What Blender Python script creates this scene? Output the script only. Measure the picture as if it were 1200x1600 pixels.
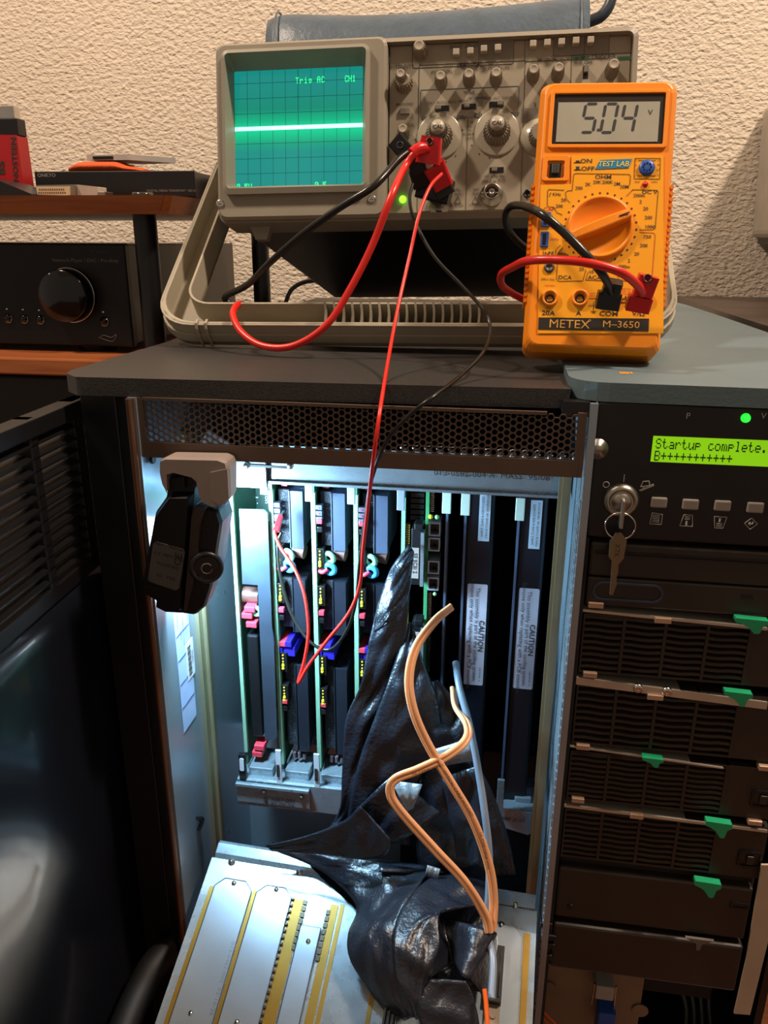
import bpy, bmesh, math, random
from mathutils import Matrix, Vector, noise
random.seed(7)
for o in list(bpy.data.objects): bpy.data.objects.remove(o)
SC = bpy.context.scene
COL = SC.collection
PI = math.pi

# ---------------------------------------------------------------- camera
FPX = 1240.0
def _cam():
    dn = Vector((-20, -3600, -FPX)).normalized()
    h = Vector((-8600, 517, -FPX)); h -= h.dot(dn)*dn; h.normalize()
    x = -h; z = -dn; y = z.cross(x)
    return Matrix((x, y, z))
RC = _cam()
CAM = Vector((0, 0, .075))
cd = bpy.data.cameras.new('camera'); co = bpy.data.objects.new('camera', cd); COL.objects.link(co)
co.matrix_world = Matrix.Translation(CAM) @ RC.to_4x4()
cd.sensor_fit = 'VERTICAL'; cd.sensor_height = 32; cd.sensor_width = 24; cd.lens = FPX/1600*32
cd.clip_start = .01; cd.clip_end = 30
SC.camera = co

# ---------------------------------------------------------------- world, lamps, exposure
w = bpy.data.worlds.new('world'); SC.world = w; w.use_nodes = True
w.node_tree.nodes['Background'].inputs[0].default_value = (1.0, .80, .62, 1)
w.node_tree.nodes['Background'].inputs[1].default_value = .24
def area(name, loc, target, size, power, col, size_y=None):
    l = bpy.data.lights.new(name, 'AREA'); l.size = size; l.energy = power; l.color = col
    if size_y: l.shape = 'RECTANGLE'; l.size_y = size_y
    o = bpy.data.objects.new(name, l); COL.objects.link(o); o.location = loc
    d = Vector(target)-Vector(loc); o.rotation_euler = d.to_track_quat('-Z', 'Y').to_euler()
    return o
WARM = (1.0, .80, .635)
area('ceiling_lamp_light', (.92, .38, 1.62), (0, .7, .1), .14, 36, WARM)
area('ceiling_lamp_light_b', (-1.10, .28, 1.55), (0, .7, .1), .16, 26, WARM)
SC.view_settings.view_transform = 'Standard'; SC.view_settings.look = 'None'
SC.view_settings.gamma = 1; SC.view_settings.exposure = 0.14
SC.view_settings.use_curve_mapping = False

def ray(px, py): return RC @ Vector((px-600, 800-py, -FPX))
def at(px, py, X=None, Y=None, Z=None):
    d = ray(px, py)
    i, v = (0, X) if X is not None else (1, Y) if Y is not None else (2, Z)
    return CAM + d*((v-CAM[i])/d[i])
def on_plane(px, py, o, n):
    d = ray(px, py); return CAM + d*((Vector(o)-CAM).dot(n)/d.dot(n))
def rot(yaw, pitch, roll):
    return Matrix.Rotation(yaw, 3, 'Z') @ Matrix.Rotation(pitch, 3, 'X') @ Matrix.Rotation(roll, 3, 'Y')

# ---------------------------------------------------------------- materials
def lin(c):
    c = c.lstrip('#'); r = [int(c[i:i+2], 16)/255 for i in (0, 2, 4)]
    return tuple(((v+.055)/1.055)**2.4 if v > .04045 else v/12.92 for v in r)
MATS = {}
def mat(name, col, rough=.5, metal=0, var=.08, vs=40, bump=0, bs=200, emit=0, spec=.5, coat=0, alpha=None):
    if name in MATS: return MATS[name]
    m = bpy.data.materials.new(name); m.use_nodes = True; MATS[name] = m
    nt = m.node_tree; b = nt.nodes['Principled BSDF']; c = lin(col)
    b.inputs['Roughness'].default_value = rough; b.inputs['Metallic'].default_value = metal
    b.inputs['Specular IOR Level'].default_value = spec
    if coat: b.inputs['Coat Weight'].default_value = coat; b.inputs['Coat Roughness'].default_value = .08
    tc = nt.nodes.new('ShaderNodeTexCoord')
    n = nt.nodes.new('ShaderNodeTexNoise'); n.inputs['Scale'].default_value = vs; n.inputs['Detail'].default_value = 4
    nt.links.new(tc.outputs['Object'], n.inputs['Vector'])
    r = nt.nodes.new('ShaderNodeValToRGB')
    r.color_ramp.elements[0].position = .3; r.color_ramp.elements[1].position = .7
    r.color_ramp.elements[0].color = tuple(v*(1-var) for v in c)+(1,)
    r.color_ramp.elements[1].color = tuple(min(1, v*(1+var)) for v in c)+(1,)
    nt.links.new(n.outputs['Fac'], r.inputs['Fac']); nt.links.new(r.outputs['Color'], b.inputs['Base Color'])
    if emit:
        b.inputs['Emission Color'].default_value = c+(1,); b.inputs['Emission Strength'].default_value = emit
    if bump:
        n2 = nt.nodes.new('ShaderNodeTexNoise'); n2.inputs['Scale'].default_value = bs; n2.inputs['Detail'].default_value = 3
        nt.links.new(tc.outputs['Object'], n2.inputs['Vector'])
        bp = nt.nodes.new('ShaderNodeBump'); bp.inputs['Strength'].default_value = bump; bp.inputs['Distance'].default_value = .001
        nt.links.new(n2.outputs['Fac'], bp.inputs['Height']); nt.links.new(bp.outputs['Normal'], b.inputs['Normal'])
    return m
def gloss_noise(m, lo, hi, scale):
    nt = m.node_tree; b = nt.nodes['Principled BSDF']; tc = nt.nodes.new('ShaderNodeTexCoord')
    n = nt.nodes.new('ShaderNodeTexNoise'); n.inputs['Scale'].default_value = scale; n.inputs['Detail'].default_value = 5
    r = nt.nodes.new('ShaderNodeMapRange'); r.inputs[3].default_value = lo; r.inputs[4].default_value = hi
    nt.links.new(tc.outputs['Object'], n.inputs['Vector']); nt.links.new(n.outputs['Fac'], r.inputs[0]); nt.links.new(r.outputs[0], b.inputs['Roughness'])
    return m
def wall_mat():
    m = mat('woodchip_wallpaper', '#D6C8B4', .85, var=.03, vs=6)
    nt = m.node_tree; b = nt.nodes['Principled BSDF']; tc = nt.nodes.new('ShaderNodeTexCoord')
    mp = nt.nodes.new('ShaderNodeMapping'); mp.inputs['Scale'].default_value = (.8, 1, 1.25)
    nt.links.new(tc.outputs['Object'], mp.inputs['Vector'])
    a = nt.nodes.new('ShaderNodeTexNoise'); a.inputs['Scale'].default_value = 135; a.inputs['Detail'].default_value = 2.5; a.inputs['Roughness'].default_value = .6; a.inputs['Distortion'].default_value = .25
    c = nt.nodes.new('ShaderNodeTexVoronoi'); c.inputs['Scale'].default_value = 190; c.feature = 'SMOOTH_F1'
    nt.links.new(mp.outputs[0], a.inputs['Vector']); nt.links.new(mp.outputs[0], c.inputs['Vector'])
    s = nt.nodes.new('ShaderNodeMath'); s.operation = 'MULTIPLY_ADD'; s.inputs[1].default_value = .35
    nt.links.new(c.outputs['Distance'], s.inputs[0]); nt.links.new(a.outputs['Fac'], s.inputs[2])
    bp = nt.nodes.new('ShaderNodeBump'); bp.inputs['Strength'].default_value = .8; bp.inputs['Distance'].default_value = .0050
    nt.links.new(s.outputs[0], bp.inputs['Height']); nt.links.new(bp.outputs['Normal'], b.inputs['Normal'])
    return m
def wood_mat(name, c1, c2, rough=.35):
    m = mat(name, c1, rough); nt = m.node_tree; b = nt.nodes['Principled BSDF']; tc = nt.nodes.new('ShaderNodeTexCoord')
    mp = nt.nodes.new('ShaderNodeMapping'); mp.inputs['Scale'].default_value = (3, 60, 60)
    n = nt.nodes.new('ShaderNodeTexNoise'); n.inputs['Scale'].default_value = 3; n.inputs['Detail'].default_value = 6; n.inputs['Distortion'].default_value = .6
    r = nt.nodes.new('ShaderNodeValToRGB'); r.color_ramp.elements[0].color = lin(c1)+(1,); r.color_ramp.elements[1].color = lin(c2)+(1,)
    r.color_ramp.elements[0].position = .35; r.color_ramp.elements[1].position = .65
    nt.links.new(tc.outputs['Object'], mp.inputs[0]); nt.links.new(mp.outputs[0], n.inputs['Vector']); nt.links.new(n.outputs['Fac'], r.inputs['Fac'])
    nt.links.new(r.outputs['Color'], b.inputs['Base Color']); return m

# ---------------------------------------------------------------- mesh builder
def catmull(pts, k=8):
    pts = [Vector(p) for p in pts]
    if len(pts) < 3 or k < 2: return pts
    P = [2*pts[0]-pts[1]]+pts+[2*pts[-1]-pts[-2]]; out = []
    for i in range(1, len(P)-2):
        a, b, c, d = P[i-1:i+3]
        for j in range(k):
            t = j/k
            out.append(.5*((2*b)+(c-a)*t+(2*a-5*b+4*c-d)*t*t+(3*b-a-3*c+d)*t**3))
    out.append(pts[-1]); return out
TXT = {}
def text_mesh(s, bold=0):
    if (s, bold) in TXT: return TXT[(s, bold)]
    cu = bpy.data.curves.new('t', 'FONT'); cu.body = s; cu.size = 1; cu.align_x = 'CENTER'; cu.align_y = 'CENTER'; cu.resolution_u = 2; cu.offset = bold
    ob = bpy.data.objects.new('t', cu); COL.objects.link(ob)
    dg = bpy.context.evaluated_depsgraph_get(); me = ob.evaluated_get(dg).to_mesh()
    r = ([v.co.copy() for v in me.vertices], [tuple(p.vertices) for p in me.polygons])
    ob.evaluated_get(dg).to_mesh_clear(); bpy.data.objects.remove(ob); bpy.data.curves.remove(cu)
    TXT[(s, bold)] = r; return r
class MB:
    def __init__(s): s.v = []; s.f = []; s.m = []; s.s = []; s.mi = 0
    def add(s, vs, fs, sm=False):
        n = len(s.v); s.v += [Vector(v) for v in vs]
        for f in fs: s.f.append(tuple(i+n for i in f)); s.m.append(s.mi); s.s.append(sm)
        return s
    def box(s, x0, x1, y0, y1, z0, z1, T=None):
        vs = [Vector((x, y, z)) for x in (x0, x1) for y in (y0, y1) for z in (z0, z1)]
        if T: vs = [T @ v for v in vs]
        return s.add(vs, [(0, 1, 3, 2), (4, 6, 7, 5), (0, 4, 5, 1), (2, 3, 7, 6), (0, 2, 6, 4), (1, 5, 7, 3)])
    def cbox(s, c, sx, sy, sz, T=None):
        return s.box(c[0]-sx/2, c[0]+sx/2, c[1]-sy/2, c[1]+sy/2, c[2]-sz/2, c[2]+sz/2, T)
    def loft(s, a, b, caps=True, sm=False):        # two matching outlines
        n = len(a); s.add(list(a)+list(b), [(i, (i+1) % n, n+(i+1) % n, n+i) for i in range(n)], sm)
        if caps:
            s.add(a, [tuple(reversed(range(n)))]); s.add(b, [tuple(range(n))])
        return s
    def lofts(s, rings, caps=True, sm=False):
        n = len(rings[0]); vs = [p for r in rings for p in r]; fs = []
        for k in range(len(rings)-1):
            for i in range(n): fs.append((k*n+i, k*n+(i+1) % n, (k+1)*n+(i+1) % n, (k+1)*n+i))
        s.add(vs, fs, sm)
        if caps: s.add(rings[0], [tuple(reversed(range(n)))]); s.add(rings[-1], [tuple(range(n))])
        return s
    def prism(s, poly, y0, y1):                     # outline in x,z pushed along y
        return s.loft([Vector((x, y0, z)) for x, z in poly], [Vector((x, y1, z)) for x, z in poly])
    def slab(s, poly, z0, z1):
        return s.loft([Vector((x, y, z0)) for x, y in poly], [Vector((x, y, z1)) for x, y in poly])
    def push(s, pts, d):                            # 3D outline pushed by a vector
        d = Vector(d); return s.loft([Vector(p) for p in pts], [Vector(p)+d for p in pts])
    def ringface(s, outer, inner, y0, y1):          # frame between two x,z outlines of equal count
        n = len(outer)
        A = [Vector((x, y0, z)) for x, z in outer]; B = [Vector((x, y0, z)) for x, z in inner]
        C_ = [Vector((x, y1, z)) for x, z in outer]; D = [Vector((x, y1, z)) for x, z in inner]
        fs = []
        for i in range(n):
            j = (i+1) % n
            fs += [(i, j, n+j, n+i), (2*n+i, 3*n+i, 3*n+j, 2*n+j), (i, 2*n+i, 2*n+j, j), (n+i, n+j, 3*n+j, 3*n+i)]
        return s.add(A+B+C_+D, fs)
    def cyl(s, a, b, r0, r1=None, n=20, caps=True):
        a, b = Vector(a), Vector(b); r1 = r0 if r1 is None else r1
        q = (b-a).to_track_quat('Z', 'Y').to_matrix(); u, w_ = q.col[0], q.col[1]
        c = [u*math.cos(2*PI*i/n)+w_*math.sin(2*PI*i/n) for i in range(n)]
        A = [a+k*r0 for k in c]; B = [b+k*r1 for k in c]
        s.add(A+B, [(i, (i+1) % n, n+(i+1) % n, n+i) for i in range(n)], True)
        if caps: s.add(A, [tuple(reversed(range(n)))]); s.add(B, [tuple(range(n))])
        return s
    def lathe(s, o, ax, prof, n=24, sm=True):       # prof: (r, h) along ax
        o = Vector(o); q = Vector(ax).to_track_quat('Z', 'Y').to_matrix(); u, w_, z = q.col
        rings = [[o+z*h+(u*math.cos(2*PI*i/n)+w_*math.sin(2*PI*i/n))*max(r, 1e-6) for i in range(n)] for r, h in prof]
        return s.lofts(rings, True, sm)
    def gear(s, o, ax, r, h0, h1, n=18, dep=.12, top=.93):
        o = Vector(o); q = Vector(ax).to_track_quat('Z', 'Y').to_matrix(); u, w_, z = q.col
        def ring(h, k): return [o+z*h+(u*math.cos(2*PI*i/(2*n))+w_*math.sin(2*PI*i/(2*n)))*r*k*(1-(dep if i % 2 else 0)) for i in range(2*n)]
        s.lofts([ring(h0, 1.08), ring(h0+(h1-h0)*.9, top), ring(h1, top*.86)])
        return s
    def tube(s, pts, r, n=8, k=8, flat=None, up=(0, 0, 1)):
        P = catmull(pts, k); rings = []; t0 = (P[1]-P[0]).normalized()
        nrm = Vector(up)-t0*Vector(up).dot(t0)
        if nrm.length < 1e-4: nrm = Vector((1, 0, 0))-t0*t0.x
        nrm.normalize()
        for i, p in enumerate(P):
            t = (P[min(i+1, len(P)-1)]-P[max(i-1, 0)]).normalized()
            nrm = (nrm-t*nrm.dot(t)).normalized(); bn = t.cross(nrm)
            ra, rb = (r, r) if flat is None else (r, flat)
            rr = r if not callable(r) else r(i/(len(P)-1))
            if callable(r): ra = rb = rr
            rings.append([p+nrm*math.cos(2*PI*j/n)*ra+bn*math.sin(2*PI*j/n)*rb for j in range(n)])
        return s.lofts(rings, True, True)
    def sphere(s, o, r, n=12, sc=(1, 1, 1)):
        o = Vector(o)
        rings = [[o+Vector((math.cos(2*PI*i/n)*math.sin(t)*r*sc[0], math.sin(2*PI*i/n)*math.sin(t)*r*sc[1], math.cos(t)*r*sc[2])) for i in range(n)] for t in [PI*(.04+.92*k/8) for k in range(9)]]
        return s.lofts(rings, True, True)
    def torus(s, o, ax, R_, r, n=24, m=8, a0=0, a1=2*PI):
        o = Vector(o); q = Vector(ax).to_track_quat('Z', 'Y').to_matrix(); u, w_, z = q.col; full = abs(a1-a0-2*PI) < 1e-6
        c = n if full else n+1; rings = []
        for i in range(c):
            a = a0+(a1-a0)*i/n; d = u*math.cos(a)+w_*math.sin(a)
            rings.append([o+d*(R_+r*math.cos(2*PI*j/m))+z*r*math.sin(2*PI*j/m) for j in range(m)])
        if full: rings.append(rings[0])
        return s.lofts(rings, not full, True)
    def grid(s, rows, sm=True):
        n = len(rows[0]); vs = [p for r in rows for p in r]
        return s.add(vs, [(k*n+i, k*n+i+1, (k+1)*n+i+1, (k+1)*n+i) for k in range(len(rows)-1) for i in range(n-1)], sm)
    def text(s, st, o, u, v, bold=0):               # centred text; u, v: vectors of one em
        vs, fs = text_mesh(st, bold); o = Vector(o); u = Vector(u); v = Vector(v)
        return s.add([o+u*p.x+v*p.y for p in vs], fs)
def mesh_obj(name, mb, mats, mod=None):
    me = bpy.data.meshes.new(name)
    me.from_pydata([tuple(v) for v in mb.v], [], mb.f)
    if not isinstance(mats, (list, tuple)): mats = [mats]
    for m in mats: me.materials.append(m)
    me.polygons.foreach_set('material_index', mb.m); me.polygons.foreach_set('use_smooth', mb.s)
    bm = bmesh.new(); bm.from_mesh(me); bmesh.ops.recalc_face_normals(bm, faces=bm.faces); bm.to_mesh(me); bm.free()
    o = bpy.data.objects.new(name, me); COL.objects.link(o); return o
WM = {}
def tagit(o, label, cat, group=None):
    o['label'] = label; o['category'] = cat
    if group: o['group'] = group
def thing(name, label, cat, loc=(0, 0, 0), R3=None, group=None):
    o = bpy.data.objects.new(name, None); COL.objects.link(o); o.empty_display_size = .01
    M = Matrix.Translation(Vector(loc)) @ (R3.to_4x4() if R3 else Matrix.Identity(4))
    o.matrix_world = M; WM[o] = M; tagit(o, label, cat, group); return o
def finish(o, bevel, subsurf, solid):
    if solid: m = o.modifiers.new('s', 'SOLIDIFY'); m.thickness = solid; m.offset = 0
    if bevel: m = o.modifiers.new('b', 'BEVEL'); m.width = bevel; m.segments = 2; m.limit_method = 'ANGLE'; m.angle_limit = math.radians(35)
    if subsurf: m = o.modifiers.new('u', 'SUBSURF'); m.levels = subsurf; m.render_levels = subsurf
SPLIT = {'slot_plate', 'shaded_field', 'rail_clip', 'screw', 'rivet', 'spring_hook', 'handle_rib', 'moulded_ridge', 'chromate_strip', 'yellow_dot', 'spring_wire',
         'trigger_bar', 'bent_lip', 'coil_gasket', 'indicator_lamp', 'thumb_slot', 'blue_connector', 'bottom_components', 'terminal_block', 'deflector_lip', 'seam', 'fibre_strand', 'casing', 'base_plate', 'spring_finger', 'screw_head', 'centre_pin', 'post'}
def islands(mb):
    n = len(mb.v); par = list(range(n))
    def fd(i):
        while par[i] != i: par[i] = par[par[i]]; i = par[i]
        return i
    for f in mb.f:
        for i in f[1:]: par[fd(i)] = fd(f[0])
    g = {}
    for i in range(n): g.setdefault(fd(i), []).append(i)
    bx = [[min(mb.v[i][k] for i in q) for k in range(3)]+[max(mb.v[i][k] for i in q) for k in range(3)]+[[r_]] for r_, q in g.items()]
    e = .00025; ch = True
    while ch:
        ch = False; out = []
        for b_ in bx:
            for o_ in out:
                if all(b_[k] <= o_[k+3]+e and o_[k] <= b_[k+3]+e for k in range(3)):
                    for k in range(3): o_[k] = min(o_[k], b_[k]); o_[k+3] = max(o_[k+3], b_[k+3])
                    o_[6] += b_[6]; ch = True; break
            else: out.append(b_)
        bx = out
    if len(bx) < 2: return [mb]
    res = []
    for b_ in bx:
        ks = set(b_[6]); m = MB(); mp = {}
        for f, mi, sm in zip(mb.f, mb.m, mb.s):
            if fd(f[0]) in ks:
                for i in f:
                    if i not in mp: mp[i] = len(m.v); m.v.append(mb.v[i])
                m.f.append(tuple(mp[i] for i in f)); m.m.append(mi); m.s.append(sm)
        res.append(m)
    return res
def part(name, mb, mats, parent, world=False, bevel=0, subsurf=0, solid=0, label=None):
    if name in SPLIT:
        o = None
        for m in islands(mb): o = part1(name, m, mats, parent, world, bevel, subsurf, solid, label)
        return o
    return part1(name, mb, mats, parent, world, bevel, subsurf, solid, label)
def part1(name, mb, mats, parent, world=False, bevel=0, subsurf=0, solid=0, label=None):
    M = WM[parent]
    if world:
        I = M.inverted(); mb.v = [I @ v for v in mb.v]
    o = mesh_obj(name, mb, mats); o.parent = parent; WM[o] = M
    finish(o, bevel, subsurf, solid)
    if label: o['label'] = label
    return o
def single(name, mb, mats, label, cat, group=None, bevel=0, subsurf=0, solid=0, kind=None):
    c = sum(mb.v, Vector())/len(mb.v); z = min(v.z for v in mb.v); b = Vector((c.x, c.y, z))
    mb.v = [v-b for v in mb.v]; o = mesh_obj(name, mb, mats); o.location = b
    WM[o] = Matrix.Translation(b); finish(o, bevel, subsurf, solid)
    if label: tagit(o, label, cat, group)
    if kind: o['kind'] = kind
    return o
def copy_tree(o, parent=None, off=Vector()):
    c = o.copy(); COL.objects.link(c); c.parent = parent
    if parent is None: c.location = o.location+off
    for ch in [k for k in bpy.data.objects if k.parent == o]: copy_tree(ch, c)
    return c
def on(root, px, py, y=0.0):                        # pixel ray met with the plane local-y = y of a thing
    M = WM[root]; n = (M.to_3x3() @ Vector((0, 1, 0))); o = M @ Vector((0, y, 0))
    return M.inverted() @ on_plane(px, py, o, n)
def rrect(x0, x1, z0, z1, r, n=4):
    out = []
    for cx, cz, a in ((x1-r, z1-r, 0), (x0+r, z1-r, PI/2), (x0+r, z0+r, PI), (x1-r, z0+r, 3*PI/2)):
        for i in range(n+1): t = a+PI/2*i/n; out.append((cx+r*math.cos(t), cz+r*math.sin(t)))
    return out
F5 = {'S': '01110 10001 10000 01110 00001 10001 01110', 't': '01000 01000 11100 01000 01000 01001 00110', 'a': '00000 00000 01110 00001 01111 10001 01111',
 'r': '00000 00000 10110 11001 10000 10000 10000', 'u': '00000 00000 10001 10001 10001 10011 01101', 'p': '00000 00000 11110 10001 11110 10000 10000',
 'c': '00000 00000 01110 10000 10000 10001 01110', 'o': '00000 00000 01110 10001 10001 10001 01110', 'm': '00000 00000 11010 10101 10101 10101 10101',
 'l': '01100 00100 00100 00100 00100 00100 01110', 'e': '00000 00000 01110 10001 11111 10000 01110', '.': '00000 00000 00000 00000 00000 01100 01100',
 'B': '11110 10001 10001 11110 10001 10001 11110', '+': '00000 00100 00100 11111 00100 00100 00000', 'T': '11111 00100 00100 00100 00100 00100 00100',
 'i': '00100 00000 01100 00100 00100 00100 01110', 'g': '00000 00000 01111 10001 01111 00001 01110', 'A': '01110 10001 10001 11111 10001 10001 10001',
 'C': '01110 10001 10000 10000 10000 10001 01110', 'H': '10001 10001 10001 11111 10001 10001 10001', '1': '00100 01100 00100 00100 00100 00100 01110',
 '0': '01110 10001 10011 10101 11001 10001 01110', '5': '11111 10000 11110 00001 00001 10001 01110', 'V': '10001 10001 10001 10001 10001 01010 00100', ' ': ' '.join(['00000']*7)}
def dots(mb, s, x, z, cell, y, thick=.00008, adv=6, fill=.96, rows=7, h=None):   # 5x7 characters in the x,z plane
    h = h or cell
    for k, ch in enumerate(s):
        for r, row in enumerate(F5[ch].split()):
            if r >= rows: break
            for c, b in enumerate(row):
                if b == '1': cx = x+(k*adv+c)*cell; cz = z-r*h; mb.box(cx, cx+cell*fill, y-thick, y, cz-h*fill, cz)

# palette
M_BEIGE = mat('oscilloscope_beige_plastic', '#8C8474', .5, var=.04)
M_PANEL = mat('oscilloscope_panel', '#9A917E', .45, var=.05, vs=20)
M_STAND = mat('stand_beige_plastic', '#9C937F', .5, var=.04)
M_INK = mat('dark_print', '#2E2A24', .6)
M_GINK = mat('green_print', '#2F5E45', .6)
M_BINK = mat('blue_print', '#5E7C8C', .6)
M_WINK = mat('pale_print', '#B8B4AC', .6)
M_RINK = mat('red_print', '#C2402C', .6)
M_KNOB = mat('knob_grey', '#857C6B', .5)
M_BLACK = mat('black_plastic', '#101012', .35)
M_CASE = mat('black_case', '#0D0D10', .45, bump=.1, bs=900)
M_CHROME = mat('chrome', '#D8D5CE', .18, 1)
M_STEEL = mat('steel', '#A8A296', .32, 1)
M_ZINC = gloss_noise(mat('zinc_sheet', '#96A2AA', .30, .55, var=.10, vs=60), .20, .36, 90)
M_ZINC2 = gloss_noise(mat('aluminium_sheet', '#9AA6B0', .3, .6, var=.06, vs=25), .22, .38, 30)
M_GOLDSTRIP = mat('yellow_chromate', '#8E6E22', .4, .5)
M_RED = mat('red_plastic', '#C4161C', .3)
M_REDW = mat('red_cable', '#D4251C', .32)
M_BLKW = mat('black_cable', '#15140F', .28)
M_ORANGE = mat('meter_orange', '#F08A08', .42, var=.03)
M_YELLOW = mat('meter_faceplate', '#F2A316', .4, var=.02)
M_LID = mat('black_lid', '#343231', .36, bump=.22, bs=1100, var=.35, vs=900)
M_BLUE = gloss_noise(mat('slate_blue_lid', '#5D7178', .42, var=.08, vs=8, bump=.12, bs=500), .3, .55, 14)
M_GRILL = mat('perforated_steel', '#5C4A3E', .5, .3)
M_DARKPL = mat('drive_plastic', '#2A231E', .45)
M_GREEN = mat('green_latch', '#1E9A68', .35)
M_PCB = mat('green_board', '#2E5A42', .5)
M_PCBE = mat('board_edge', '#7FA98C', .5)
M_SINK = mat('anodised_heatsink', '#4A5266', .4, .35)
M_CHIP = mat('potted_module', '#1A1B20', .3, bump=.9, bs=1600)
M_YEL = mat('yellow_dot', '#E8D820', .4)
M_REDP = mat('red_test_point', '#D93A4A', .35)
M_BLUEP = mat('blue_connector', '#2A20B8', .35)
M_WHITE = mat('white_label', '#C9CBD2', .5)
M_FIBRE = mat('orange_fibre', '#E8A878', .38)
M_SHIELD = gloss_noise(mat('black_shielding_tape', '#1A1D26', .4, .0, var=.2, vs=30, spec=.7, bump=.55, bs=420), .24, .5, 40)
M_FOIL = mat('silver_tape', '#9CA4AA', .35, .5, bump=.6, bs=300)
M_ADH = mat('putty_grey_plastic', '#8E8078', .5)

# ================================================================ SETTING
wb = MB().box(-2.2, 2.2, 1.27, 1.33, -.68, 2.2)
single('wall_back', wb, wall_mat(), None, None, kind='structure')
fl = MB().box(-2.2, 2.2, -1.6, 1.27, -.72, -.68)
single('floor', fl, wood_mat('parquet', '#5A3018', '#74401E', .35), None, None, kind='structure')
ce = MB().box(-2.2, 2.2, -1.6, 1.33, 2.2, 2.24)
single('ceiling', ce, mat('ceiling_paint', '#D8CDB8', .9), None, None, kind='structure')

# ================================================================ CABINET
YF = .42
cab = thing('server_cabinet', 'wide open server cabinet with black and slate blue lids and perforated steel grille', 'server cabinet', (-.03, .74, -.66))
XL, XR, XE = -.257, .034, .205
b = MB()
pl = [(XL+.015, .418), (XR, .430), (XR, 1.07), (XL, 1.07), (XL, .44), (XL+.004, .428)]
b.slab(pl, -.0105, 0)
part('black_lid', b, M_LID, cab, True, bevel=.0022, label='black speckled lid section')
b = MB()
cn = [(.033, .47)]+[(.033+.02-.02*math.cos(a), .424+.02-.02*math.sin(a)) for a in [PI/2*i/5 for i in range(6)]]
pl = cn+[(.20, .418), (.206, .70), (.203, .86), (.1985, .98), (.190, 1.06), (.18, 1.075), (.033, 1.075)]
b.slab(pl, -.0050, .005)
blid = part('blue_lid', b, M_BLUE, cab, True, bevel=.0025, label='slate blue lid section')
b = MB()
for i, (dx, wd) in enumerate(((-8, 3), (-4, 3), (0, 3), (4, 3), (9, 4))):
    p = at(976+dx, 583, Z=.0052); b.box(p.x, p.x+.0012, p.y-.003, p.y+.004, .005, .0053)
part('lid_mark', b, mat('gold_print', '#C28A3A', .5), blid, True, label='small orange mark')
# perforated grille
z1 = at(550, 623, Y=YF).z; z0 = at(580, 730, Y=YF).z
hx0, hx1 = at(222, 660, Y=YF).x, at(906, 690, Y=YF).x
hz1, hz0 = at(560, 640, Y=YF).z+.0015, at(560, 709, Y=YF).z-.0005
b = MB()
dz = .0037; dx = dz*.866; rr = .00152
ncol = int((hx1-hx0)/dx); nrow = 9
for i in range(ncol):
    for j in range(nrow+1):
        cx = hx0+dx*(i+.5); cz = hz0+dz*(j+(.5 if i % 2 else 0))+dz*.3
        if cz > hz1: continue
        out = []; inn = []
        for k in range(12):
            a = PI/6*k; R_ = dz/math.sqrt(3) if k % 2 == 0 else dz/2
            out.append((cx+R_*math.cos(a), cz+R_*math.sin(a))); inn.append((cx+rr*math.cos(a), cz+rr*math.sin(a)))
        n = 12; vs = [Vector((x, YF, z)) for x, z in out+inn]
        b.add(vs, [(q, (q+1) % n, n+(q+1) % n, n+q) for q in range(n)])
gr = part('grille_panel', b, M_GRILL, cab, True, solid=.0012)
GX0, GX1 = at(205, 640, Y=YF).x, at(913, 700, Y=YF).x
b = MB()
b.box(GX0, hx0+.002, YF-.0012, YF+.0012, z0, -.0105)
b.box(hx1-.002, GX1, YF-.0012, YF+.0012, z0, -.0105)
b.box(hx0, hx1, YF-.0013, YF+.0012, z0, hz0+.0022)
b.box(hx0, hx1-.018, YF-.0013, YF+.0012, hz1-.0005, -.0105)
part('grille_border', b, M_GRILL, cab, True)
b = MB(); b.box(.0300, .0470, YF+.0015, YF+.03, -.0130, -.0052); part('light_leak_block', b, M_BLACK, cab, True)  # added block, stops the work light leaking through the lid gap
# dark space behind the grille, deflector lip and coil gaskets
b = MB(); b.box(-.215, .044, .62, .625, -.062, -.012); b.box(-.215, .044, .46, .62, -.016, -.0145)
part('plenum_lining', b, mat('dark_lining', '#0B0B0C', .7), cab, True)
b = MB(); b.box(-.19, .044, .45, .4515, -.046, -.0445)
b.push([(-.20, .47, -.058), (-.155, .47, -.058), (-.185, .47, -.040)], (0, .001, 0))
part('deflector_lip', b, M_ZINC, cab, True)
b = MB()
cx0, cx1 = at(630, 700, Y=.43).x, at(897, 715, Y=.43).x
for i in range(15):
    x = cx0+(cx1-cx0)*i/14; pts = []
    for k in range(40): a = k*PI/4; pts.append((x+.0016*math.cos(a)+k*.00004, .4285+.0016*math.sin(a), -.034-.00029*k))
    b.tube(pts, .00045, n=5, k=1)
part('coil_gasket', b, M_CHROME, cab, True)
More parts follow.
